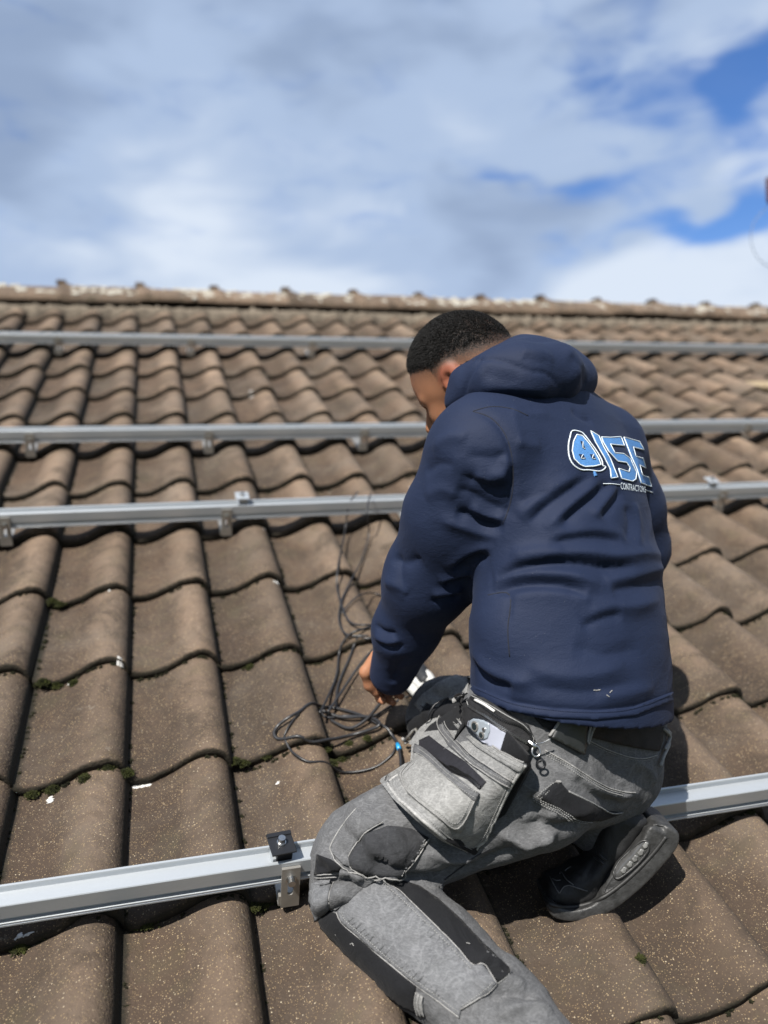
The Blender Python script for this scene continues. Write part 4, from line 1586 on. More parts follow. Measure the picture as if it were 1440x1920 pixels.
for k in range(6):
    o_ = k * 14
    SF.append((z6([(1085 - o_ * 0.45, 215 + o_), (1190 - o_ * 0.1, 232 + o_), (1318 - o_ * 0.2, 285 + o_ * 1.1)]), -0.0040, 0.0026))
SF += [(z6([(1060, 270), (940, 460), (830, 600), (740, 760), (650, 860), (460, 915), (280, 855)]), 0.0025, 0.004),
       (z6([(880, 720), (840, 780), (760, 880)]), -0.004, 0.006), (z6([(1040, 480), (900, 620), (860, 700)]), -0.003, 0.006),
       (z6([(300, 930), (460, 960), (640, 920), (800, 830)]), -0.002, 0.004), (z6([(1250, 420), (1150, 560), (980, 730), (820, 850), (640, 930)]), -0.0025, 0.004)]
sv = crease(sv, sq, SF)
UFo = [(z6([(330, 745), (380, 850), (410, 870), (450, 815), (540, 830), (640, 855)]), 0.002, 0.0035), (z6([(410, 700), (440, 760), (520, 810)]), 0.002, 0.003),
       (z6([(690, 585), (640, 700), (600, 810)]), -0.003, 0.004), (z6([(720, 560), (680, 690), (630, 820)]), -0.002, 0.004), (z6([(520, 640), (570, 730), (590, 800)]), -0.002, 0.004)]
uv_ = crease(uv_, uq_, UFo)
view_mesh('upper', uv_, uq_, M['shoe_up'], shoe)
sole = view_mesh('sole', sv, sq, M['rubber'], shoe)
SS = Surf(sv, sq)
US = Surf(uv_, uq_)
# ------------------------------------------------------------------ sewn-on panels, seams and badges (all lie on the garment's surface)
def in_poly(x, y, P):
    r_ = False
    n_ = len(P)
    j = n_ - 1
    for i in range(n_):
        if (P[i][1] > y) != (P[j][1] > y) and x < (P[j][0] - P[i][0]) * (y - P[i][1]) / (P[j][1] - P[i][1]) + P[i][0]:
            r_ = not r_
        j = i
    return r_


def densify(poly, step, closed=True):
    out = []
    n_ = len(poly)
    for i in range(n_ if closed else n_ - 1):
        a, b = np.array(poly[i], float), np.array(poly[(i + 1) % n_], float)
        k = max(1, int(np.linalg.norm(b - a) / step))
        for t in range(k):
            out.append(tuple(a + (b - a) * t / k))
    if not closed:
        out.append(tuple(poly[-1]))
    return out


def patch(name, surf, poly, mat, parent, lift=0.002, step=6.0, curve=False, ray=False, stiff=0.0, back=0.0015, puff=0.0, seed=1, wob=0.0):
    """a panel of cloth lying on a surface; lift = how proud it stands, stiff = how far it bridges hollows"""
    poly = [tuple(p) for p in (catmull(poly, 5, True) if curve else poly)]
    B_ = densify(poly, step)
    xs = [p[0] for p in B_]
    ys_ = [p[1] for p in B_]
    inner = []
    y = min(ys_) + step
    row = 0
    while y < max(ys_):
        x = min(xs) + step * (0.5 if row % 2 else 1.0)
        while x < max(xs):
            if in_poly(x, y, B_) and min((x - p[0]) ** 2 + (y - p[1]) ** 2 for p in B_) > (0.5 * step) ** 2:
                inner.append((x, y))
            x += step
        y += step * 0.87
        row += 1
    pts = B_ + inner
    res = delaunay_2d_cdt([Vector(p) for p in pts], [(i, (i + 1) % len(B_)) for i in range(len(B_))], [], 1, 1e-5)
    vo, fo = res[0], [list(f) for f in res[2]]
    P_ = np.array([(v.x, v.y) for v in vo])
    H, Nn = [], []
    for x, y in P_:
        p, q = surf.hit(x, y)
        H.append(p)
        Nn.append(q)
    H, Nn = np.array(H), np.array(Nn)
    # smooth the normals over the panel
    e = np.array([(a, b) for f in fo for a, b in zip(f, f[1:] + f[:1])])
    e = np.concatenate([e, e[:, ::-1]])
    deg = np.bincount(e[:, 0], minlength=len(P_))[:, None] + 1e-9
    for _ in range(4):
        s_ = np.zeros_like(Nn)
        for k in range(3):
            s_[:, k] = np.bincount(e[:, 0], Nn[e[:, 1], k], minlength=len(P_))
        Nn = Nn + 0.6 * (s_ / deg - Nn)
    Nn /= np.linalg.norm(Nn, axis=1)[:, None]
    if stiff > 0:
        c = P_ - P_.mean(0)
        c = c / 100.0
        A = np.c_[np.ones(len(c)), c, c[:, :1] ** 2, c[:, :1] * c[:, 1:], c[:, 1:] ** 2]
        sol, *_ = np.linalg.lstsq(A, H[:, 2], rcond=None)
        zf = A @ sol
        near = np.minimum(zf, H[:, 2])
        znew = H[:, 2] * (1 - stiff) + (zf * 0.6 + near * 0.4) * stiff
        H = H * (znew / H[:, 2])[:, None]
        mN = Nn.mean(0)
        Nn = Nn * (1 - stiff) + mN * stiff
        Nn /= np.linalg.norm(Nn, axis=1)[:, None]
    bd = np.array([min((x - p[0]) ** 2 + (y - p[1]) ** 2 for p in B_) ** 0.5 for x, y in P_])
    up_ = lift + puff * np.clip(bd / 25.0, 0, 1) ** 0.7
    if wob:
        up_ = up_ + wob * snoise(H, 90, seed, 2)
    Nup = Nn
    if ray:      # stand off straight out from the hip, keeping the outline
        Nup = -H / np.linalg.norm(H, axis=1)[:, None]
        up_ = up_ / np.clip((Nup * Nn).sum(1), 0.6, 1.0)
    top = H + Nup * up_[:, None]
    nv = len(top)
    # boundary ring in order
    cnt = {}
    for f in fo:
        for a, b in zip(f, f[1:] + f[:1]):
            cnt[(a, b)] = 1
    ring = [(a, b) for (a, b) in cnt if (b, a) not in cnt]
    used = sorted({a for a, b in ring} | {b for a, b in ring})
    mp = {u: nv + i for i, u in enumerate(used)}
    low = H[used] - Nn[used] * back
    faces = [tuple(f) for f in fo] + [(a, mp[a], mp[b], b) for a, b in ring]
    allv = np.concatenate([top, low])
    # make the top face the camera side
    f0 = fo[0]
    nrm = np.cross(top[f0[1]] - top[f0[0]], top[f0[2]] - top[f0[0]])
    if nrm @ Nn[f0[0]] < 0:
        faces = [f[::-1] for f in faces]
    o = view_mesh(name, allv, faces, mat, parent, False)
    o.data.polygons.foreach_set('use_smooth', [i < len(fo) for i in range(len(faces))])
    return o, Surf_tri(top, fo)


class Surf_tri(Surf):
    def __init__(self, Vv, F_):
        self.V = Vv
        self.bvh = BVHTree.FromPolygons([tuple(p) for p in Vv], [tuple(f) for f in F_], epsilon=0.0)


def seam(name, surf, pts, mat, parent, r=0.0011, lift=0.0004, n=5, closed=False, sides=5):
    P_, _ = surf.path(pts, n, closed, lift)
    mb = MB()
    tube(mb, P_, r, sides, closed)
    return view_mesh(name, np.array(mb.v), mb.f, mat, parent)


def stitches(name, surf, pts, mat, parent, r=0.0006, pitch=0.0038, lift=0.0006, off=0.0):
    P_, N_ = surf.path(pts, 8, False, lift)
    seg = np.linalg.norm(np.diff(P_, axis=0), axis=1)
    L = np.r_[0, np.cumsum(seg)]
    mb = MB()
    s = 0.0
    while s + pitch * 0.62 < L[-1]:
        a = np.array([np.interp(s, L, P_[:, k]) for k in range(3)])
        b = np.array([np.interp(s + pitch * 0.62, L, P_[:, k]) for k in range(3)])
        if np.linalg.norm(b - a) > 1e-5:
            mb.cyl(a, b, r, 4)
        s += pitch
    o = view_mesh(name, np.array(mb.v), mb.f, mat, parent)
    o['kind'] = 'stuff'
    return o


def zA(pts):
    return [(700 + x * 0.25, 1240 + y * 0.25) for x, y in pts]


def zB(pts):
    return [(560 + x * 0.27778, 1560 + y * 0.27778) for x, y in pts]


def zC(pts):
    return [(1000 + x * 0.19444, 1280 + y * 0.19444) for x, y in pts]


def zL(pts):
    return [(1030 + x * 0.15278, 780 + y * 0.15278) for x, y in pts]


# --- lower leg panels
shin = zB([(570, 310), (700, 430), (900, 620), (1050, 770), (1180, 910), (1240, 905), (1335, 1020), (1250, 1100), (1100, 1200), (1090, 1250), (950, 1140), (800, 1030), (600, 870), (430, 720), (300, 610), (265, 545), (330, 480), (450, 380)])
_, SHS = patch('shin_panel', TS, shin, M['denim_mid'], trousers, 0.0040, 5, puff=0.003, wob=0.0013)
kneep, _ = patch('knee_panel', TS, zB([(140, 600), (200, 530), (275, 560), (300, 615), (425, 725), (595, 875), (795, 1035), (780, 1150), (800, 1225), (700, 1180), (550, 1075), (400, 945), (250, 780), (160, 670)]), M['black_stretch'], trousers, 0.0022, 6, puff=0.003)
patch('calf_panel', TS, zB([(580, 312), (680, 318), (820, 368), (950, 460), (1100, 600), (1250, 760), (1420, 915), (1430, 960), (1342, 1015), (1245, 900), (1183, 905), (1055, 765), (905, 615), (705, 425)]), M['black_stretch'], trousers, 0.0018, 6, wob=0.0006)
patch('knee_gusset', TS, zB([(125, 150), (220, 185), (290, 232), (272, 268), (210, 270), (108, 292)]), M['black_stretch'], trousers, 0.0015, 5)
patch('knee_flap', TS, zB([(280, 252), (330, 250), (420, 290), (520, 318), (450, 385), (400, 420), (300, 500), (260, 530), (215, 505), (205, 455), (235, 370), (268, 310)]), M['denim'], trousers, 0.0045, 5, puff=0.004, wob=0.0012)
patch('hem_band', TS, zB([(795, 1080), (840, 1110), (850, 1235), (800, 1230), (785, 1150)]), M['denim_light'], trousers, 0.0030, 5, puff=0.001)
for i, ln_ in enumerate(([(575, 312), (700, 425), (900, 615), (1050, 765), (1180, 905), (1240, 900), (1335, 1018)], [(265, 545), (300, 610), (430, 720), (600, 870), (800, 1030), (950, 1140), (1090, 1250)],
                         [(1335, 1020), (1250, 1100), (1100, 1200)])):
    seam('piping', TS, zB(ln_), M['piping'], trousers, 0.0010, 0.0035)
stitches('stitching', SHS, zB([(560, 335), (690, 450), (890, 640), (1040, 790), (1170, 930)]), M['thread'], trousers)
stitches('stitching', SHS, zB([(290, 545), (325, 605), (450, 715), (620, 865), (810, 1015), (960, 1125), (1080, 1215)]), M['thread'], trousers)
stitches('stitching', SHS, zB([(1310, 1015), (1240, 1080), (1095, 1180)]), M['thread'], trousers)
for ln_ in ([(800, 1075), (790, 1150), (812, 1230)], [(822, 1090), (812, 1150), (832, 1235)], [(846, 1105), (838, 1160), (855, 1235)], [(205, 455), (235, 370), (275, 300), (285, 255)], [(205, 460), (215, 505), (262, 530)]):
    seam('seam', TS, zB(ln_), M['piping'], trousers, 0.0009, 0.0040)
seam('seam', TS, zB([(110, 290), (190, 285), (290, 275)]), M['piping'], trousers, 0.0008, 0.001)
seam('seam', TS, zB([(108, 310), (190, 305), (270, 300)]), M['piping'], trousers, 0.0008, 0.001)
seam('seam', TS, zB([(1340, 1022), (1440, 950)]), M['thread'], trousers, 0.0008, 0.001)
seam('seam', TS, zB([(125, 590), (160, 530), (200, 480)]), M['piping'], trousers, 0.0009, 0.003)

for ln_ in ([(560, 335), (690, 450), (890, 640), (1040, 790), (1170, 930)], [(315, 590), (440, 705), (610, 860), (800, 1010), (960, 1125)]):
    C_ = catmull(ln_, 10)
    for k_ in range(2, len(C_) - 2, 2):
        p_ = C_[k_]
        d_ = C_[k_ + 1] - C_[k_ - 1]
        d_ = d_ / np.linalg.norm(d_)
        sgn = 1.0 if ln_[0][0] == 560 else -1.0
        q_ = np.array([-d_[1], d_[0]]) * sgn
        L_ = rng.uniform(28, 60)
        seam('pucker', SHS, zB([tuple(p_ + q_ * 6), tuple(p_ + q_ * (6 + L_) + d_ * rng.uniform(-8, 8))]), M['denim_mid'], trousers, rng.uniform(0.0024, 0.0034), -0.0018)
# --- thigh cargo pocket
patch('cargo_pocket', TS, zB([(455, 15), (600, -40), (760, -20), (885, 40), (800, 160), (695, 300), (560, 300), (450, 280), (372, 245), (348, 180), (380, 110)]), M['denim_dark'], trousers, 0.004, 6, puff=0.007, wob=0.0014)
patch('pocket_band', TS, zB([(400, -150), (470, -100), (560, -60), (450, 10), (375, 105), (343, 180), (352, 235), (300, 225), (232, 150), (222, 110), (270, 20), (330, -70)]), M['denim'], trousers, 0.005, 6, puff=0.002, wob=0.0006)
for ln_ in ([(565, -62), (455, 10), (380, 108), (345, 180), (350, 240), (450, 285), (560, 303)], [(400, -150), (300, -30), (235, 80), (222, 130), (250, 195), (345, 262), (470, 300), (560, 312)], [(890, 42), (800, 165), (695, 305)], [(700, 305), (640, 318), (560, 305)]):
    seam('piping', TS, zB(ln_), M['piping'], trousers, 0.0011, 0.0045)
stitches('stitching', TS, zB([(865, 45), (780, 160), (680, 290)]), M['thread'], trousers, lift=0.006)
for ln_ in ([(860, 60), (830, 55)], [(835, 100), (800, 95)], [(805, 140), (775, 132)], [(775, 185), (745, 175)], [(745, 225), (715, 215)]):
    seam('pucker', TS, zB(ln_), M['denim'], trousers, 0.0030, 0.0045)
# thigh side seam
seam('seam', TS, zB([(985, 320), (1080, 250), (1200, 160), (1290, 110)]), M['denim_dark'], trousers, 0.0012, 0.0005)

# --- seat: yoke seams, back pocket, belt
seam('seam', TS, zC([(110, 650), (300, 755), (500, 885), (700, 1005), (880, 1055), (990, 1060)]), M['piping'], trousers, 0.0012, 0.0008)
stitches('stitching', TS, zC([(105, 690), (290, 795), (490, 925), (690, 1040), (860, 1090)]), M['thread'], trousers)
stitches('stitching', TS, zC([(110, 668), (300, 773), (500, 905), (700, 1022), (880, 1072)]), M['thread'], trousers)
seam('seam', TS, zC([(520, 550), (700, 640), (900, 710), (1050, 733), (1190, 700)]), M['piping'], trousers, 0.0010, 0.0008)
stitches('stitching', TS, zC([(525, 575), (700, 660), (900, 728), (1050, 752), (1170, 725)]), M['thread'], trousers)
bpk, BPS = patch('back_pocket', TS, zC([(60, 1110), (200, 960), (255, 955), (330, 1040), (520, 1140), (720, 1235), (860, 1250), (640, 1325), (500, 1330), (300, 1255), (130, 1150)]), M['black_stretch'], trousers, 0.003, 5, puff=0.003)
for ln_ in ([(0, 1075), (150, 1160), (300, 1255), (430, 1312), (560, 1340)], [(0, 1095), (150, 1180), (300, 1275), (420, 1328), (520, 1350)], [(10, 1120), (150, 1200), (290, 1290), (400, 1338)], [(40, 1090), (130, 1010), (215, 950)], [(70, 1110), (165, 1025), (250, 955)]):
    stitches('stitching', TS, zC(ln_), M['thread'], trousers, 0.0007, 0.004, 0.003)
seam('pocket_edge', TS, zC([(330, 1040), (520, 1140), (720, 1240), (850, 1245)]), M['denim_light'], trousers, 0.0014, 0.003)
seam('bar_tack', TS, zC([(215, 950), (260, 955)]), M['piping'], trousers, 0.002, 0.003)
belt, BLS = patch('belt', TS, zC([(0, 330), (200, 370), (560, 360), (800, 350), (1000, 350), (1235, 420), (1225, 560), (1190, 660), (1000, 632), (800, 590), (560, 528), (300, 480), (100, 440)]), mat_simple('black_webbing', (0.012, 0.012, 0.014), 0.7, 0, 0.2, 200, 0.5, 600, 0.3), trousers, 0.005, 6, puff=0.001)
flap, FLS = patch('belt_flap', TS, zC([(150, 510), (205, 380), (225, 330), (470, 330), (480, 395), (470, 600), (452, 690), (300, 605), (140, 520)]), mat_simple('black_coated_fabric', (0.022, 0.024, 0.024), 0.42, 0, 0.2, 30, 0.1, 200, 0.5), trousers, 0.011, 5, stiff=0.6)
for ln_ in ([(140, 500), (190, 420), (240, 340)], [(480, 590), (510, 490), (560, 380)], [(470, 570), (490, 470), (520, 380)]):
    seam('webbing_edge', TS, zC(ln_), M['piping'], trousers, 0.0024, 0.010)
for ln_ in ([(1225, 440), (1280, 500), (1270, 570), (1235, 635)], [(1255, 450), (1300, 505), (1270, 600), (1225, 700), (1190, 800)]):
    seam('belt_loop', TS, zC(ln_), M['piping'], trousers, 0.0030, 0.006)
# --- far knee: black patch below, sunlit top painted in as a paler patch
patch('knee_panel', TS, [(768, 1392), (764, 1352), (790, 1338), (800, 1322), (822, 1330), (838, 1312), (850, 1322), (870, 1308), (890, 1340), (850, 1392), (800, 1410)], M['black_stretch'], trousers, 0.003, 6, puff=0.003)
patch('knee_lit_top', TS, [(790, 1335), (800, 1318), (822, 1327), (838, 1309), (850, 1318), (878, 1300), (882, 1262), (860, 1264), (820, 1282), (792, 1304), (778, 1322)], M['denim_light'], trousers, 0.003, 6, puff=0.001)
patch('knee_cuff', TS, zB([(95, 345), (150, 320), (215, 318), (232, 370), (205, 450), (205, 500), (165, 540), (125, 605), (95, 520), (88, 430)]), M['denim_mid'], trousers, 0.006, 5, puff=0.004, wob=0.002)
seam('seam', TS, [(790, 1325), (815, 1345), (850, 1330), (880, 1310)], M['denim_dark'], trousers, 0.0012, 0.003)

# --- hanging tool pouch
M['pouch'] = M['denim_light']
M['pouch_edge'] = mat_simple('frayed_white_edge', (0.52, 0.515, 0.50), 0.9, 0, 0.25, 160, 0.5, 500, 0.2)
gus, GUS = patch('pouch_gusset', TS, zA([(560, 380), (640, 330), (800, 380), (1000, 520), (1160, 700), (1172, 790), (1060, 1010), (900, 1335), (830, 1440), (752, 1452), (560, 1360), (380, 1210), (200, 1050), (95, 930), (130, 830), (240, 720), (330, 590), (420, 480)]), M['black_stretch'], trousers, 0.018, 6, stiff=0.8, back=0.010, ray=True)
# inner black pocket behind, with its zip
inn, INS = patch('inner_pocket', TS, zA([(640, 375), (700, 300), (735, 250), (820, 270), (900, 320), (1010, 400), (1160, 480), (1210, 590), (1180, 640), (1110, 760), (960, 690), (800, 585), (690, 480)]), mat_simple('black_canvas', (0.024, 0.024, 0.026), 0.75, 0, 0.25, 90, 0.4, 400, 0.3), trousers, 0.024, 5, stiff=0.6, back=0.006, wob=0.001, ray=True)
pouch, PS = patch('tool_pouch', TS, zA([(580, 425), (625, 395), (700, 480), (800, 570), (960, 685), (1140, 775), (1040, 925), (940, 1130), (850, 1335), (752, 1442), (560, 1352), (380, 1200), (200, 1042), (105, 920), (140, 830), (250, 715), (330, 600), (400, 500), (500, 420)]), M['pouch'], trousers, 0.036, 6, stiff=0.9, back=-0.024, puff=0.005, wob=0.0016, ray=True)
zip_mat = mat_simple('zip_metal', (0.30, 0.30, 0.30), 0.35, 0.9, 0.1, 100)
slot_, SLS = patch('zip_opening', PS, zA([(345, 595), (420, 560), (520, 640), (700, 760), (850, 905), (800, 965), (700, 885), (560, 825), (430, 710), (345, 640)]), mat_simple('black_mesh_lining', (0.024, 0.024, 0.030), 0.8, 0, 0.2, 150, 0.3, 500, 0.2), pouch, 0.0014, 5)
low_, LWS = patch('front_pocket', PS, zA([(330, 655), (420, 715), (560, 850), (700, 955), (775, 1010), (782, 1030), (640, 1272), (480, 1180), (260, 1000), (195, 870), (215, 815), (285, 735)]), mat_denim('bleached_denim', (0.100, 0.100, 0.097), (0.185, 0.184, 0.178), 0.4), pouch, 0.005, 5, puff=0.005, wob=0.0008)
band_, BNS = patch('pocket_hem', PS, zA([(335, 640), (430, 705), (565, 835), (705, 935), (800, 990), (775, 1045), (690, 1000), (550, 890), (415, 765), (310, 700)]), M['denim'], pouch, 0.0085, 5, puff=0.001)
top_, TPS = patch('pouch_rim', PS, zA([(580, 425), (625, 393), (700, 478), (800, 568), (960, 683), (1142, 772), (1110, 835), (940, 750), (780, 650), (670, 545), (600, 470)]), M['denim_light'], pouch, 0.0035, 5, puff=0.001)
mid_b, MBS = patch('pouch_band', PS, zA([(490, 430), (525, 420), (540, 500), (620, 600), (720, 710), (870, 810), (1040, 895), (1020, 945), (860, 860), (700, 755), (570, 640), (495, 530)]), M['denim'], pouch, 0.0030, 5, puff=0.001)
for ln_ in ([(1140, 775), (1040, 925), (940, 1130), (850, 1335), (752, 1442)], [(752, 1442), (560, 1352), (380, 1200), (200, 1042), (105, 920), (140, 830), (250, 715)]):
    seam('pouch_piping', PS, zA(ln_), M['pouch_edge'], pouch, 0.0027, -0.0005, 6, sides=7)
seam('pouch_piping', PS, zA([(560, 420), (625, 392), (700, 477), (800, 567), (960, 682), (1140, 772)]), M['piping'], pouch, 0.0012, 0.004)
for sf, ln_, lf in ((PS, [(510, 410), (500, 520), (700, 745), (860, 850), (1020, 930)], 0.0045), (PS, [(545, 425), (560, 510), (730, 700), (880, 800), (1040, 885)], 0.0045),
                    (LWS, [(300, 735), (225, 815), (210, 865), (270, 985), (485, 1160), (635, 1250), (760, 1040)], 0.001)):
    seam('pouch_seam', sf, zA(ln_), M['piping'], pouch, 0.0010, lf)
for sf, ln_ in ((LWS, [(310, 760), (240, 830), (228, 870), (290, 975), (490, 1135), (625, 1215), (735, 1035)]), (TPS, [(600, 455), (690, 535), (800, 625), (950, 720), (1110, 800)]), (TPS, [(615, 420), (700, 505), (805, 592), (955, 692), (1120, 780)]),
                (MBS, [(520, 450), (530, 520), (640, 640), (720, 730), (870, 835), (1020, 910)]), (BNS, [(320, 690), (420, 755), (555, 880), (700, 985), (775, 1030)]), (BNS, [(335, 655), (425, 720), (560, 845), (705, 945), (790, 992)]),
                (PS, [(1105, 800), (1010, 930), (915, 1130), (830, 1310), (745, 1405)]), (PS, [(740, 1410), (570, 1320), (400, 1175), (225, 1020), (140, 920), (170, 840)])):
    stitches('stitching', sf, zA(ln_), M['thread'], pouch, 0.0006, 0.0036, 0.0007)
# zip teeth on the front pocket and round the inner pocket
def teeth(name, surf, pts, parent, pitch=0.0030, lift=0.002, size=(0.0022, 0.0016, 0.0016)):
    P_, N_ = surf.path(pts, 8, False, lift)
    seg = np.linalg.norm(np.diff(P_, axis=0), axis=1)
    L = np.r_[0, np.cumsum(seg)]
    mb = MB()
    s, k = 0.0, 0
    while s < L[-1]:
        p = np.array([np.interp(s, L, P_[:, q]) for q in range(3)])
        p2 = np.array([np.interp(min(s + 0.001, L[-1] - 1e-6) if s + 0.001 < L[-1] else s - 0.001, L, P_[:, q]) for q in range(3)])
        d = (p2 - p) / (np.linalg.norm(p2 - p) + 1e-12)
        x = np.cross(d, [0, 0, 1])
        x /= np.linalg.norm(x) + 1e-9
        rot = np.stack([x, d, np.cross(x, d)], 1)
        mb.box(p + x * (0.0008 if k % 2 else -0.0008), size, rot)
        s += pitch / 2
        k += 1
    o = view_mesh(name, np.array(mb.v), mb.f, zip_mat if 'inner' not in name else zip_mat, parent, False)
    o['kind'] = 'stuff'
    return o


dark_zip = mat_simple('black_zip_teeth', (0.035, 0.035, 0.037), 0.35, 0.4, 0.2, 200)
z_a = teeth('zip_teeth', SLS, zA([(348, 640), (430, 705), (560, 800), (640, 845), (720, 870), (800, 955)]), pouch)
z_a.data.materials[0] = dark_zip
z_b = teeth('zip_teeth', SLS, zA([(560, 800), (600, 800), (680, 850), (760, 900), (810, 950)]), pouch)
z_b.data.materials[0] = dark_zip
teeth('zip_teeth', INS, zA([(720, 330), (760, 360), (850, 410), (950, 480), (1050, 550), (1150, 610)]), inn)
z_c = teeth('zip_teeth', INS, zA([(740, 270), (850, 350), (980, 440), (1100, 480), (1170, 540), (1185, 600)]), inn)
z_c.data.materials[0] = dark_zip
seam('zip_piping', INS, zA([(705, 300), (730, 345), (850, 420), (960, 500), (1060, 600)]), M['thread'], inn, 0.0008, 0.001)
seam('zip_piping', INS, zA([(735, 255), (860, 320), (1010, 410), (1130, 480), (1190, 560), (1215, 610)]), M['thread'], inn, 0.0008, 0.001)
# zip pull and ring on the pouch corner
pz, _ = INS.hit(*zA([(1180, 610)])[0])
pull = MB()


def pv(x, y, dz=0.0):
    q = zA([(x, y)])[0]
    return V(q[0], q[1], pz[2] + dz)


tube(pull, catmull([pv(1165, 600, -0.004), pv(1195, 625, -0.008), pv(1215, 640, -0.008)], 4), 0.0042, 8)
tube(pull, catmull([pv(1200, 640, -0.009), pv(1190, 690, -0.012), pv(1215, 715, -0.012), pv(1250, 695, -0.011), pv(1235, 640, -0.009)], 6, True), 0.0016, 6, True)
tube(pull, catmull([pv(1215, 620, -0.006), pv(1270, 610, -0.004), pv(1330, 580, -0.002)], 4), 0.0010, 5)
view_mesh('zip_pull', np.array(pull.v), pull.f, M['bolt'], inn)
rg = MB()
tube(rg, np.array([pv(1260 + 30 * math.cos(a), 770 + 30 * math.sin(a), -0.006) for a in np.linspace(0, 2 * math.pi, 18, endpoint=False)]), 0.0016, 6, True)
view_mesh('pull_ring', np.array(rg.v), rg.f, M['black_alu'], inn)
# side straps and clips at the pouch's front edge
for ln_, r_, mt_ in (([(235, 620), (330, 540), (430, 470)], 0.0030, 'steel'), ([(225, 655), (300, 640), (345, 600)], 0.0050, 'denim'), ([(430, 420), (500, 370), (560, 340), (640, 300), (740, 265)], 0.0022, 'black_alu'), ([(225, 580), (260, 565), (285, 590)], 0.0035, 'piping'), ([(600, 330), (660, 300), (680, 315)], 0.0040, 'piping')):
    seam('strap', TS, zA(ln_), M[mt_], pouch, r_, 0.016)
patch('side_tab', TS, zA([(75, 800), (140, 735), (240, 700), (200, 790), (130, 850), (105, 930), (80, 870)]), M['denim_light'], trousers, 0.010, 5, stiff=0.4, puff=0.001)
seam('paper_edge', INS, zA([(770, 290), (840, 325), (915, 375)]), M['white'], inn, 0.0022, 0.002)

# --- phone standing in the pouch
ph_mat = mat_simple('frosted_white_phone_glass', (0.42, 0.44, 0.52), 0.22, 0, 0.04, 20, 0, 200, 0.6)
ph = empty('phone', v2w(pv(900, 620)), 'white phone with round camera lenses sticking out of the tool pouch', 'phone')
pa, PHS = patch('phone_back', INS, zA([(712, 480), (722, 445), (752, 424), (800, 424), (870, 448), (1030, 545), (1068, 590), (1075, 625), (1050, 670), (960, 680), (830, 610)]), ph_mat, ph, 0.0035, 4, stiff=0.9, back=0.003)
fr_ = seam('phone_frame', PHS, zA([(712, 480), (722, 445), (752, 424), (800, 424), (870, 448), (1030, 545), (1068, 590), (1075, 625), (1055, 665)]), M['black_alu'], ph, 0.0016, -0.0008)
cb, CBS = patch('camera_bump', PHS, zA([(715, 490), (725, 445), (755, 428), (830, 440), (872, 470), (878, 520), (860, 575), (830, 590), (770, 545)]), mat_simple('grey_phone_glass', (0.30, 0.34, 0.38), 0.25, 0, 0.05, 30, 0, 200, 0.6), ph, 0.0015, 4, curve=False)
lens_m = mat_simple('dark_lens', (0.02, 0.03, 0.035), 0.05, 0, 0.1, 30, 0, 200, 0.9)
for (cx_, cy_, rr_) in ((765, 487, 38), (815, 553, 26), (832, 510, 15)):
    c0, cn = CBS.hit(*zA([(cx_, cy_)])[0])
    q = MB()
    R0_ = rr_ * 0.25 / FPX * c0[2]
    q.cyl(c0, c0 + cn * 0.0022, R0_, 20)
    ln_o = view_mesh('lens_ring', np.array(q.v), q.f, M['bolt'] if rr_ < 20 else M['steel'], ph, False)
    if rr_ > 20:
        q = MB()
        q.cyl(c0 + cn * 0.0010, c0 + cn * 0.0026, R0_ * 0.74, 20)
        view_mesh('lens', np.array(q.v), q.f, lens_m, ph, False)

# --- embroidered badge on the back
blue = mat_simple('blue_embroidery', (0.085, 0.270, 0.62), 0.6, 0, 0.12, 300, 0.4, 900, 0.4)
wht = mat_simple('white_embroidery', (0.80, 0.88, 0.93), 0.65, 0, 0.08, 300, 0.4, 900, 0.3)
dkn = M['navy']
badge = empty('badge', v2w(JS.hit(*zL([(740, 560)])[0])[0]))
badge.parent = jacket
badge.location = Vector(v2w(JS.hit(*zL([(740, 560)])[0])[0])) - person.location
emb = [(330, 235), (400, 250), (470, 330), (540, 430), (600, 530), (625, 600), (540, 620), (430, 625), (370, 600), (300, 530), (275, 430), (290, 320)]
emb_out = [(280, 185), (380, 200), (430, 240), (500, 330), (580, 440), (640, 550), (650, 610), (685, 625), (660, 660), (600, 680), (480, 665), (380, 660), (290, 600), (240, 500), (230, 370), (250, 260)]
LI = [(500, 190), (600, 250), (650, 370), (740, 530), (830, 755), (750, 765), (740, 660), (660, 500), (560, 330)]
LS = [(632, 265), (740, 270), (870, 260), (912, 370), (740, 352), (795, 458), (900, 468), (985, 530), (1060, 700), (1050, 780), (1010, 805), (880, 772), (842, 650), (968, 690), (980, 640), (938, 575), (830, 560), (720, 440), (650, 320)]
LE = [(905, 265), (1095, 315), (1152, 415), (1020, 385), (1052, 498), (1138, 520), (1175, 635), (1098, 605), (1130, 725), (1210, 750), (1246, 866), (1118, 826), (1060, 640), (1000, 510)]


def badge_piece(name, poly, outline=True):
    o, sf = patch(name, JS, zL(poly), blue, badge, 0.0016, 2.6, back=0.001)
    if outline:
        P_, _ = JS.path(zL(densify(poly, 22)), 1, True, 0.0016)
        mb = MB()
        tube(mb, P_, 0.0011, 5, True)
        view_mesh('outline', np.array(mb.v), mb.f, wht, o)
    return o, sf


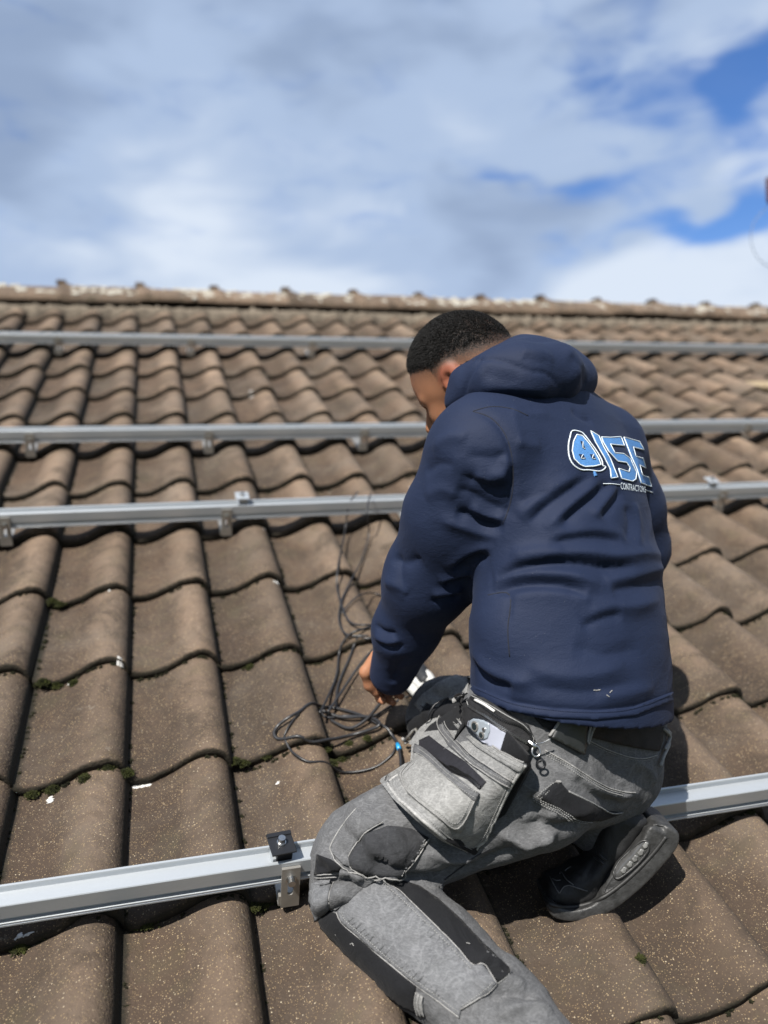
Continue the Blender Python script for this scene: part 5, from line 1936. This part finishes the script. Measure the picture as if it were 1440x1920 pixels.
eo, es = badge_piece('emblem', emb)
for w_ in ([(372, 312), (402, 325), (428, 405), (398, 400)], [(352, 472), (402, 478), (432, 524), (378, 527)], [(488, 477), (532, 477), (557, 532), (513, 527)]):
    patch('window_mark', JS, zL(w_), dkn, eo, 0.0024, 2.6)
    seam('window_outline', JS, zL(w_[2:] + w_[1:2]), wht, eo, 0.0007, 0.0026, 2)
seam('outer_outline', JS, zL(emb_out), wht, badge, 0.0012, 0.0010, 3, True)
badge_piece('stem', [(535, 682), (560, 686), (585, 735), (550, 742)], False)
badge_piece('letter', LI)
badge_piece('letter', LS)
badge_piece('letter', LE)
seam('rule_line', JS, zL([(655, 830), (760, 836), (860, 846)]), wht, badge, 0.0008, 0.0012)
seam('rule_line', JS, zL([(1165, 905), (1215, 922), (1262, 940)]), wht, badge, 0.0008, 0.0012)
fc_ = bpy.data.curves.new('word', 'FONT')
fc_.body = 'CONTRACTORS'
fc_.size = 1.0
fc_.resolution_u = 2
fo_ = bpy.data.objects.new('word', fc_)
COL.objects.link(fo_)
bpy.context.view_layer.update()
wm = fo_.to_mesh()
wv = np.array([v.co[:] for v in wm.vertices])
wf = [tuple(p.vertices) for p in wm.polygons]
fo_.to_mesh_clear()
bpy.data.objects.remove(fo_)
wv[:, 0] = (wv[:, 0] - wv[:, 0].min()) / np.ptp(wv[:, 0])
wv[:, 1] = wv[:, 1] / 0.72
wp = []
for a_, b_, _ in wv:
    X_ = 862 + a_ * 306 + (1 - b_) * 8
    Y_ = 900 + a_ * 42 - b_ * (88 - 12 * a_)
    p, q = JS.hit(*zL([(X_, Y_)])[0])
    wp.append(p + q * 0.0016)
word = view_mesh('lettering', np.array(wp), wf, wht, badge, False)
word['kind'] = 'stuff'
# stitched hem channel
hb, HBS = patch('hem_band', JS, z1([(625, 228), (680, 262), (780, 300), (930, 322), (1080, 330), (1220, 316), (1362, 262), (1362, 228), (1220, 282), (1080, 296), (930, 288), (780, 264), (640, 205)]), M['navy'], jacket, 0.0030, 5, puff=0.0015)
stitches('stitching', HBS, z1([(645, 215), (780, 272), (930, 296), (1080, 304), (1220, 290), (1355, 238)]), M['navy'], hb, 0.0006, 0.0034, 0.001)
thr = mat_simple('dark_navy_seam', (0.006, 0.008, 0.018), 0.9)
arm = z2([(480, 490), (560, 520), (620, 590), (650, 690), (655, 800), (640, 900), (610, 980)])
seam('armhole_seam', JS, arm, thr, jacket, 0.0010, -0.0004)
seam('shoulder_seam', JS, z2([(480, 490), (560, 470), (650, 480), (720, 510)]), thr, jacket, 0.0009, 0.0)
seam('side_seam', JS, z2([(545, 1290), (640, 1290), (632, 1440), (640, 1560)]), thr, jacket, 0.0009, 0.0)
# hood piping seams, and the little paint flecks near the hem
seam('hood_seam', HS, z7([(430, 420), (580, 408), (700, 412), (820, 455), (930, 490), (1010, 500), (1070, 545), (1110, 600)]), mat_simple('dark_navy_thread', (0.006, 0.008, 0.02), 0.9), hood, 0.0008, -0.001)
for ln_ in ([(580, 70), (610, 75), (645, 68)], [(735, 98), (760, 75)], [(705, 118), (733, 138)]):
    seam('paint_fleck', JS, zC(ln_), M['piping'], jacket, 0.0008, 0.0006)
for ln_ in ([(360, 750), (375, 745), (385, 760)], [(1128, 757), (1155, 765)], [(255, 680), (265, 685)]):
    seam('paint_fleck', TS, zB(ln_), M['piping'], trousers, 0.0008, 0.004)

# --- shoe details
seam('outsole', SS, z6([(262, 905), (320, 965), (430, 992), (600, 975), (760, 915), (900, 820), (1060, 680), (1200, 530), (1300, 400)]), M['sole_dark'], sole, 0.0035, -0.0005, 6, sides=8)
bub, BUS = patch('air_window', SS, z6([(870, 740), (865, 690), (910, 610), (1000, 520), (1080, 450), (1125, 432), (1152, 455), (1140, 520), (1070, 610), (970, 700), (900, 748)]), mat_simple('clear_sole_window', (0.10, 0.10, 0.10), 0.15, 0, 0.2, 60, 0, 200, 0.7), sole, 0.0012, 4)
seam('window_rim', SS, z6([(870, 740), (865, 690), (910, 610), (1000, 520), (1080, 450), (1125, 432), (1152, 455), (1140, 520), (1070, 610), (970, 700), (900, 748)]), M['rubber'], sole, 0.0022, 0.001, 4, True)
cl_m = mat_simple('milky_rubber', (0.26, 0.26, 0.255), 0.25, 0, 0.3, 150, 0, 200, 0.6)
for (x_, y_) in ((935, 680), (985, 632), (1030, 582), (1078, 530), (1118, 470)):
    patch('air_cell', SS, z6([(x_ - 22, y_ + 2), (x_ + 8, y_ - 34), (x_ + 30, y_ - 22), (x_ + 22, y_ + 12), (x_ - 6, y_ + 30)]), cl_m, sole, 0.0032, 3, puff=0.001)
gry = mat_simple('grey_piping', (0.16, 0.16, 0.16), 0.6, 0, 0.2, 200)
for ln_ in ([(320, 740), (350, 800), (385, 860), (405, 873), (430, 830), (480, 812), (560, 835), (635, 857)], [(405, 715), (420, 705), (455, 760), (520, 808)], [(340, 755), (375, 772), (410, 768)], [(450, 690), (470, 670), (500, 655)]):
    seam('piping', US, z6(ln_), gry, shoe, 0.0010, 0.0008)
seam('piping', SS, z6([(635, 857), (700, 770), (760, 640), (840, 530), (940, 420), (1040, 300), (1055, 265)]), gry, shoe, 0.0012, 0.0010)
for ln_ in ([(700, 570), (740, 600), (775, 630)], [(740, 545), (770, 575), (800, 595)]):
    seam('eyelet_strap', US, z6(ln_), M['sole_dark'], shoe, 0.0030, 0.001)
# sock and ankle of the tucked-up foot
Fk = Field(V(1040, 1440, 1.30) - 0.03, V(1210, 1600, 1.52) + 0.03, 0.005)
Fk.cap(V(1150, 1555, 1.42), V(1110, 1500, 1.45), 0.042, 0.046, 0.02)
kv_, kq_ = Fk.mesh(2)
view_mesh('ankle_sock', kv_, kq_, M['black_stretch'], shoe)
# the other foot, just below the picture: same shoe laid along the near leg
s2 = empty('shoe', (0, 0, 0))
s2.parent = person
dlt = v2w(V(1150, 2190, 0.985)) - v2w(V(1130, 1600, 1.38))
s2.location = shoe.location + Vector(dlt + RW @ np.array([0.0, -0.06, 0.025]))
for ch in list(shoe.children):
    c = copy_obj(ch, s2)
    for g_ in ch.children:
        copy_obj(g_, c)
# ------------------------------------------------------------------ cables on the tiles
def tile_top(u, v):
    r_ = v / TG
    k = math.floor(r_)
    return float(np.interp((u / TW) % 1.0, PROFX, PROFZ)) - 0.076 * (r_ - k) * TG


def lay(x, y, lift):
    n_ = 0.02
    for _ in range(12):
        q = on_roof(x, y, n_)
        n_ = 0.5 * n_ + 0.5 * (tile_top(q[0], q[1]) + lift)
    q = on_roof(x, y, n_)
    return roof(q[0], q[1], n_)


def cable(name, pts, r, mat, label, lifts=0.006, parent=None, group='loose black cables in front of the man', closed=False):
    if np.isscalar(lifts):
        lifts = [lifts] * len(pts)
    P_ = np.array([lay(p[0], p[1], l_) for p, l_ in zip(pts, lifts)])
    C_ = catmull(P_, 9, closed)
    # keep it above the tiles
    for i in range(len(C_)):
        q = RW.T @ C_[i]
        t_ = tile_top(q[0], q[1]) + r
        if q[2] < t_:
            q[2] = t_
            C_[i] = RW @ q
    k = np.array([1, 2, 3, 2, 1]) / 9.0
    if not closed:
        for a in range(3):
            C_[2:-2, a] = np.convolve(C_[:, a], k, mode='valid')
    mb = MB()
    tube(mb, C_, r, 8, closed)
    o = mb.build(name, mat, None, True)
    tag(o, label, 'cable', group)
    return o, C_


M['cable'] = mat_simple('black_cable_sheath', (0.022, 0.022, 0.024), 0.42, 0, 0.15, 120, 0.05, 300, 0.5)
big, BC = cable('cable', [(752, 1445), (750, 1412), (738, 1382), (700, 1352), (655, 1334), (605, 1325), (555, 1338), (520, 1362), (516, 1382), (545, 1391), (600, 1390), (660, 1378), (712, 1360), (690, 1344), (640, 1345), (600, 1330)], 0.0034, M['cable'],
                'black cable looped wide on the tiles, with a bright blue ring near the pouch', [0.03, 0.02, 0.012, 0.010, 0.008, 0.008, 0.010, 0.012, 0.008, 0.006, 0.008, 0.012, 0.016, 0.016, 0.012, 0.008])
ring = MB()
i_ = int(len(BC) * 1.25 / 15)
a_, b_ = BC[i_], BC[i_ + 3]
ring.cyl(a_, b_, 0.0046, 14)
ring.build('cable_marker', mat_simple('bright_blue_plastic', (0.02, 0.34, 0.72), 0.35, 0, 0.05, 50), big, True)
CB = [
    ([(560, 1338), (538, 1368), (535, 1396), (575, 1428), (640, 1448), (700, 1440), (735, 1415), (742, 1398)], 0.0024, 'thin black cable sagging in a loop below the wide cable loop', 0.006),
    ([(600, 1336), (618, 1300), (632, 1262), (636, 1225), (650, 1195), (678, 1180), (720, 1178)], 0.0030, 'black cable rising from the loop to the man\'s sleeve, leftmost of the strands', 0.012),
    ([(615, 1335), (645, 1290), (672, 1250), (696, 1222), (712, 1210)], 0.0030, 'black cable running straight from the loop up to the man\'s hand', 0.020),
    ([(630, 1330), (634, 1285), (655, 1235), (668, 1205), (700, 1196), (735, 1200)], 0.0030, 'black cable curving behind the man\'s hand between two other strands', 0.008),
    ([(672, 922), (655, 945), (646, 1000), (634, 1060), (632, 1100), (642, 1140), (658, 1168), (690, 1172), (720, 1170)], 0.0026, 'thin cable coming down over the second rail on the tiles, left one of the pair', [0.115, 0.11, 0.03, 0.012, 0.010, 0.010, 0.012, 0.016, 0.02]),
    ([(695, 925), (688, 960), (692, 1000), (678, 1050), (656, 1092), (640, 1128), (636, 1165), (650, 1190), (690, 1192)], 0.0026, 'thin cable coming down over the second rail on the tiles, right one of the pair', [0.115, 0.11, 0.03, 0.012, 0.010, 0.010, 0.012, 0.014, 0.02]),
    ([(728, 1300), (708, 1325), (688, 1348), (655, 1366), (620, 1350)], 0.0034, 'black cable hanging from the man\'s cuff down to the loop', [0.05, 0.035, 0.02, 0.01, 0.006]),
    ([(775, 1302), (735, 1322), (700, 1342), (650, 1342), (612, 1345), (600, 1330)], 0.0024, 'thin black cable leading from the loop toward the far knee', 0.007),
    ([(640, 1150), (670, 1118), (700, 1112), (730, 1122)], 0.0022, 'thin grey cable arching beside the man\'s elbow', 0.012),
]
for i, (p_, r_, lab, lf) in enumerate(CB):
    cable('cable', p_, r_, M['cable'], lab, lf)

# ------------------------------------------------------------------ black and white work glove by the far knee
gl = empty('work_glove', lay(785, 1280, 0.0), 'crumpled black and white work glove beside the man\'s far knee', 'glove')
wg = mat_simple('white_knit', (0.60, 0.60, 0.58), 0.85, 0, 0.12, 60, 0.4, 300, 0.2)
bg_ = mat_simple('black_grip_coating', (0.022, 0.024, 0.028), 0.6, 0, 0.25, 60, 0.4, 200, 0.4)


def LW(x, y, l_):
    return lay(x, y, l_)


for nm, ps, rr, mt_ in (('finger', [(757, 1275), (772, 1290), (788, 1308)], 0.011, wg), ('finger', [(763, 1264), (780, 1276), (796, 1294)], 0.012, wg), ('palm', [(772, 1252), (786, 1262), (800, 1280)], 0.017, bg_),
                        ('finger', [(778, 1244), (788, 1250), (796, 1258)], 0.010, bg_), ('cuff', [(796, 1262), (803, 1270), (812, 1284)], 0.012, wg), ('thumb', [(776, 1248), (770, 1256), (768, 1266)], 0.009, wg), ('cuff_band', [(790, 1272), (798, 1284), (802, 1292)], 0.009, bg_)):
    P_ = catmull(np.array([LW(x, y, rr * 1.4 + (0.02 if nm == 'cuff' else 0.012)) for x, y in ps]), 6)
    mb = MB()
    rad = rr * (0.75 + 0.35 * np.sin(np.linspace(0.3, 2.8, len(P_))))
    tube(mb, P_, rr, 9, False, rad)
    mb.build(nm, mt_, gl, True)

# ------------------------------------------------------------------ moss along the joints
mo_v, mo_f = [], []


def moss_clump(u, v, n_, size, count):
    k = len(mo_v)
    for _ in range(count):
        a, d = rng.uniform(0, 6.283), abs(rng.normal(0, 0.5)) * size
        du, dv = math.cos(a) * d, math.sin(a) * d * 0.8
        hgt = max(0.0, (1 - (d / size) ** 2)) * size * 0.6
        p = np.array([u + du, v + dv, n_ + hgt * rng.uniform(0.2, 1.0)])
        s_ = rng.uniform(0.0009, 0.0022)
        dr = np.array([rng.normal(0, 0.6), rng.normal(0, 0.6), 1.0])
        tip_ = p + dr * s_ * 1.8
        x = np.array([rng.normal(), rng.normal(), rng.normal() * 0.3])
        x *= s_ / np.linalg.norm(x)
        y = np.cross(x, dr)
        y *= s_ / (np.linalg.norm(y) + 1e-9)
        b0 = len(mo_v)
        mo_v.extend([roof(*(p - x - y * 0.5)), roof(*(p + x - y * 0.5)), roof(*(p + y)), roof(*tip_)])
        mo_f.extend([(b0, b0 + 1, b0 + 3), (b0 + 1, b0 + 2, b0 + 3), (b0 + 2, b0, b0 + 3)])


def moss_px(x, y, size, count):
    q = RW.T @ lay(x, y, 0.0)
    moss_clump(q[0], q[1], q[2], size * 0.8, count)


for (x, y, sz) in ((98, 1128, .016), (112, 1134, .014), (80, 1280, .016), (105, 1285, .016), (140, 1282, .014), (470, 1252, .014), (38, 1776, .016), (90, 1752, .013), (275, 1732, .016), (255, 1735, .011), (490, 1695, .017), (475, 1702, .012),
                   (612, 1406, .010), (622, 1432, .012), (655, 1396, .011), (690, 1385, .009), (440, 1428, .012), (455, 1432, .014), (500, 1418, .012), (640, 1425, .014), (680, 1100, .016), (1250, 1560, .012), (1405, 1522, .012), (235, 1450, .016), (200, 1440, .014), (160, 1460, .014), (100, 1480, .016), (60, 1490, .014), (1200, 1800, .010)):
    moss_px(x, y, sz, int(2000 * sz / 0.02))
n_green = len(mo_f)
for r in range(-3, 5):
    for c in range(-3, 9):
        # in the side joints
        for _ in range(int(rng.integers(7, 16))):
            v = r * TG + rng.uniform(0.01, 0.30)
            u = (c + rng.uniform(0.012, 0.045)) * TW
            moss_clump(u, v, tile_top(u, v) - 0.001, rng.uniform(0.0025, 0.0065), int(rng.integers(15, 60)))
        # under the butt edges
        for _ in range(int(rng.integers(5, 14))):
            u = (c + rng.uniform(0.0, 1.0)) * TW
            v = r * TG - rng.uniform(0.0, 0.006)
            moss_clump(u, v, tile_top(u, v - 0.004) + 0.0, rng.uniform(0.003, 0.007), int(rng.integers(15, 60)))
o = mesh_obj('moss', np.array(mo_v), mo_f, M['moss'])
o.data.materials.append(mat_simple('dark_joint_moss', (0.030, 0.030, 0.012), 0.95, 0, 0.3, 90, 0.6, 300, 0.2, c2=(0.012, 0.012, 0.007)))
o.data.polygons.foreach_set('material_index', [0 if q < n_green else 1 for q in range(len(mo_f))])
tag(o, 'green and dark moss growing along the tile joints', 'moss', kind='stuff')

# ------------------------------------------------------------------ bird droppings and fluff
for i, (x, y, sx, lab) in enumerate([(228, 1256, .012, 'white dropping on a tile crown left of the cable loop'), (133, 1281, .009, 'small white dropping beside moss near the left edge'), (92, 1500, .008, 'thin white dropping on the tile at the far left, above the lowest rail'),
                                     (267, 1475, .011, 'broken white dropping on the tile above the lowest rail'), (36, 1766, .013, 'white fluff caught in the moss below the lowest rail'), (519, 1087, .008, 'white dropping on the tile left of the thin cables'),
                                     (205, 1108, .007, 'white dropping above the moss clump at upper left'), (521, 1467, .006, 'tiny white dropping on the tile above the black clamp'), (1415, 1510, .007, 'white fleck of fluff below the lowest rail at right'),
                                     (470, 735, .02, 'pale dropping on the tiles between the two top rails'), (495, 992, .008, 'white dropping under the second rail')]):
    c0 = RW.T @ lay(x, y, 0.0)
    mb = MB()
    for b_ in range(int(rng.integers(2, 5))):
        ox, oy = (rng.normal(0, sx * 0.5), rng.normal(0, sx * 0.5)) if b_ else (0, 0)
        nn, vs = 12, []
        s1, s2_ = sx * rng.uniform(0.3, 0.8), sx * rng.uniform(0.25, 0.6)
        for ringk, (fr_k, hk) in enumerate(((1.0, 0.0004), (0.7, 0.0018), (0.3, 0.0026))):
            for q in range(nn):
                th = 2 * math.pi * q / nn
                f = rng.uniform(0.75, 1.2)
                u, v = c0[0] + ox + math.cos(th) * s1 * f * fr_k, c0[1] + oy + math.sin(th) * s2_ * f * fr_k
                vs.append(roof(u, v, tile_top(u, v) + hk))
        fs = [(a * nn + q, a * nn + (q + 1) % nn, (a + 1) * nn + (q + 1) % nn, (a + 1) * nn + q) for a in range(2) for q in range(nn)] + [tuple(range(2 * nn, 3 * nn))]
        mb.add(vs, fs)
    o = mb.build('bird_dropping', M['white'], None, True)
    tag(o, lab, 'dropping', 'white droppings on the tiles')

# ------------------------------------------------------------------ pale slab end lying at the right, aerial beyond it
mb = MB()
c0 = RW.T @ lay(1432, 728, 0.02)
mb.box((0, 0, 0), (0.30, 0.085, 0.030), bev=0.006)
o = place_local(mb, 'timber_offcut', mat_simple('pale_timber', (0.40, 0.31, 0.19), 0.8, 0, 0.15, 40, 0.3, 80, 0.3), None)
o.location = tuple(roof(c0[0] + 0.06, c0[1], c0[2] + 0.012))
o.rotation_euler = (PITCH, 0.03, -0.12)
tag(o, 'pale timber offcut lying on the tiles at the right edge', 'timber')
am = empty('aerial_mast', roof(0, RIDGE_V, 0.0) + np.array([0, 0.2, -0.1]), 'thin aerial mast with a dark red box and a drooping cable at the right edge', 'aerial')
s_ = 5.4
Pm = at(1447, 360, s_)
base_m = np.array([Pm[0] + 0.05, Pm[1], roof(0, RIDGE_V, 0)[2] - 0.4])
am.location = tuple(base_m)
mb = MB()
mb.cyl(base_m, (base_m[0], base_m[1], Pm[2] + 0.9), 0.019, 12)
mb.build('mast', M['steel'], am)
mb = MB()
mb.box((Pm[0], Pm[1] - 0.03, Pm[2]), (0.115, 0.05, 0.17), bev=0.01)
mb.build('junction_box', mat_simple('dark_red_plastic', (0.09, 0.025, 0.025), 0.5, 0, 0.1, 30), am)
mb = MB()
tube(mb, catmull([at(1442, 385, s_), at(1415, 415, s_), at(1408, 450, s_), at(1422, 485, s_), at(1450, 505, s_)], 8), 0.0026, 6)
mb.build('drooping_cable', mat_simple('grey_cable', (0.20, 0.23, 0.30), 0.5, 0, 0.1, 30), am, True)
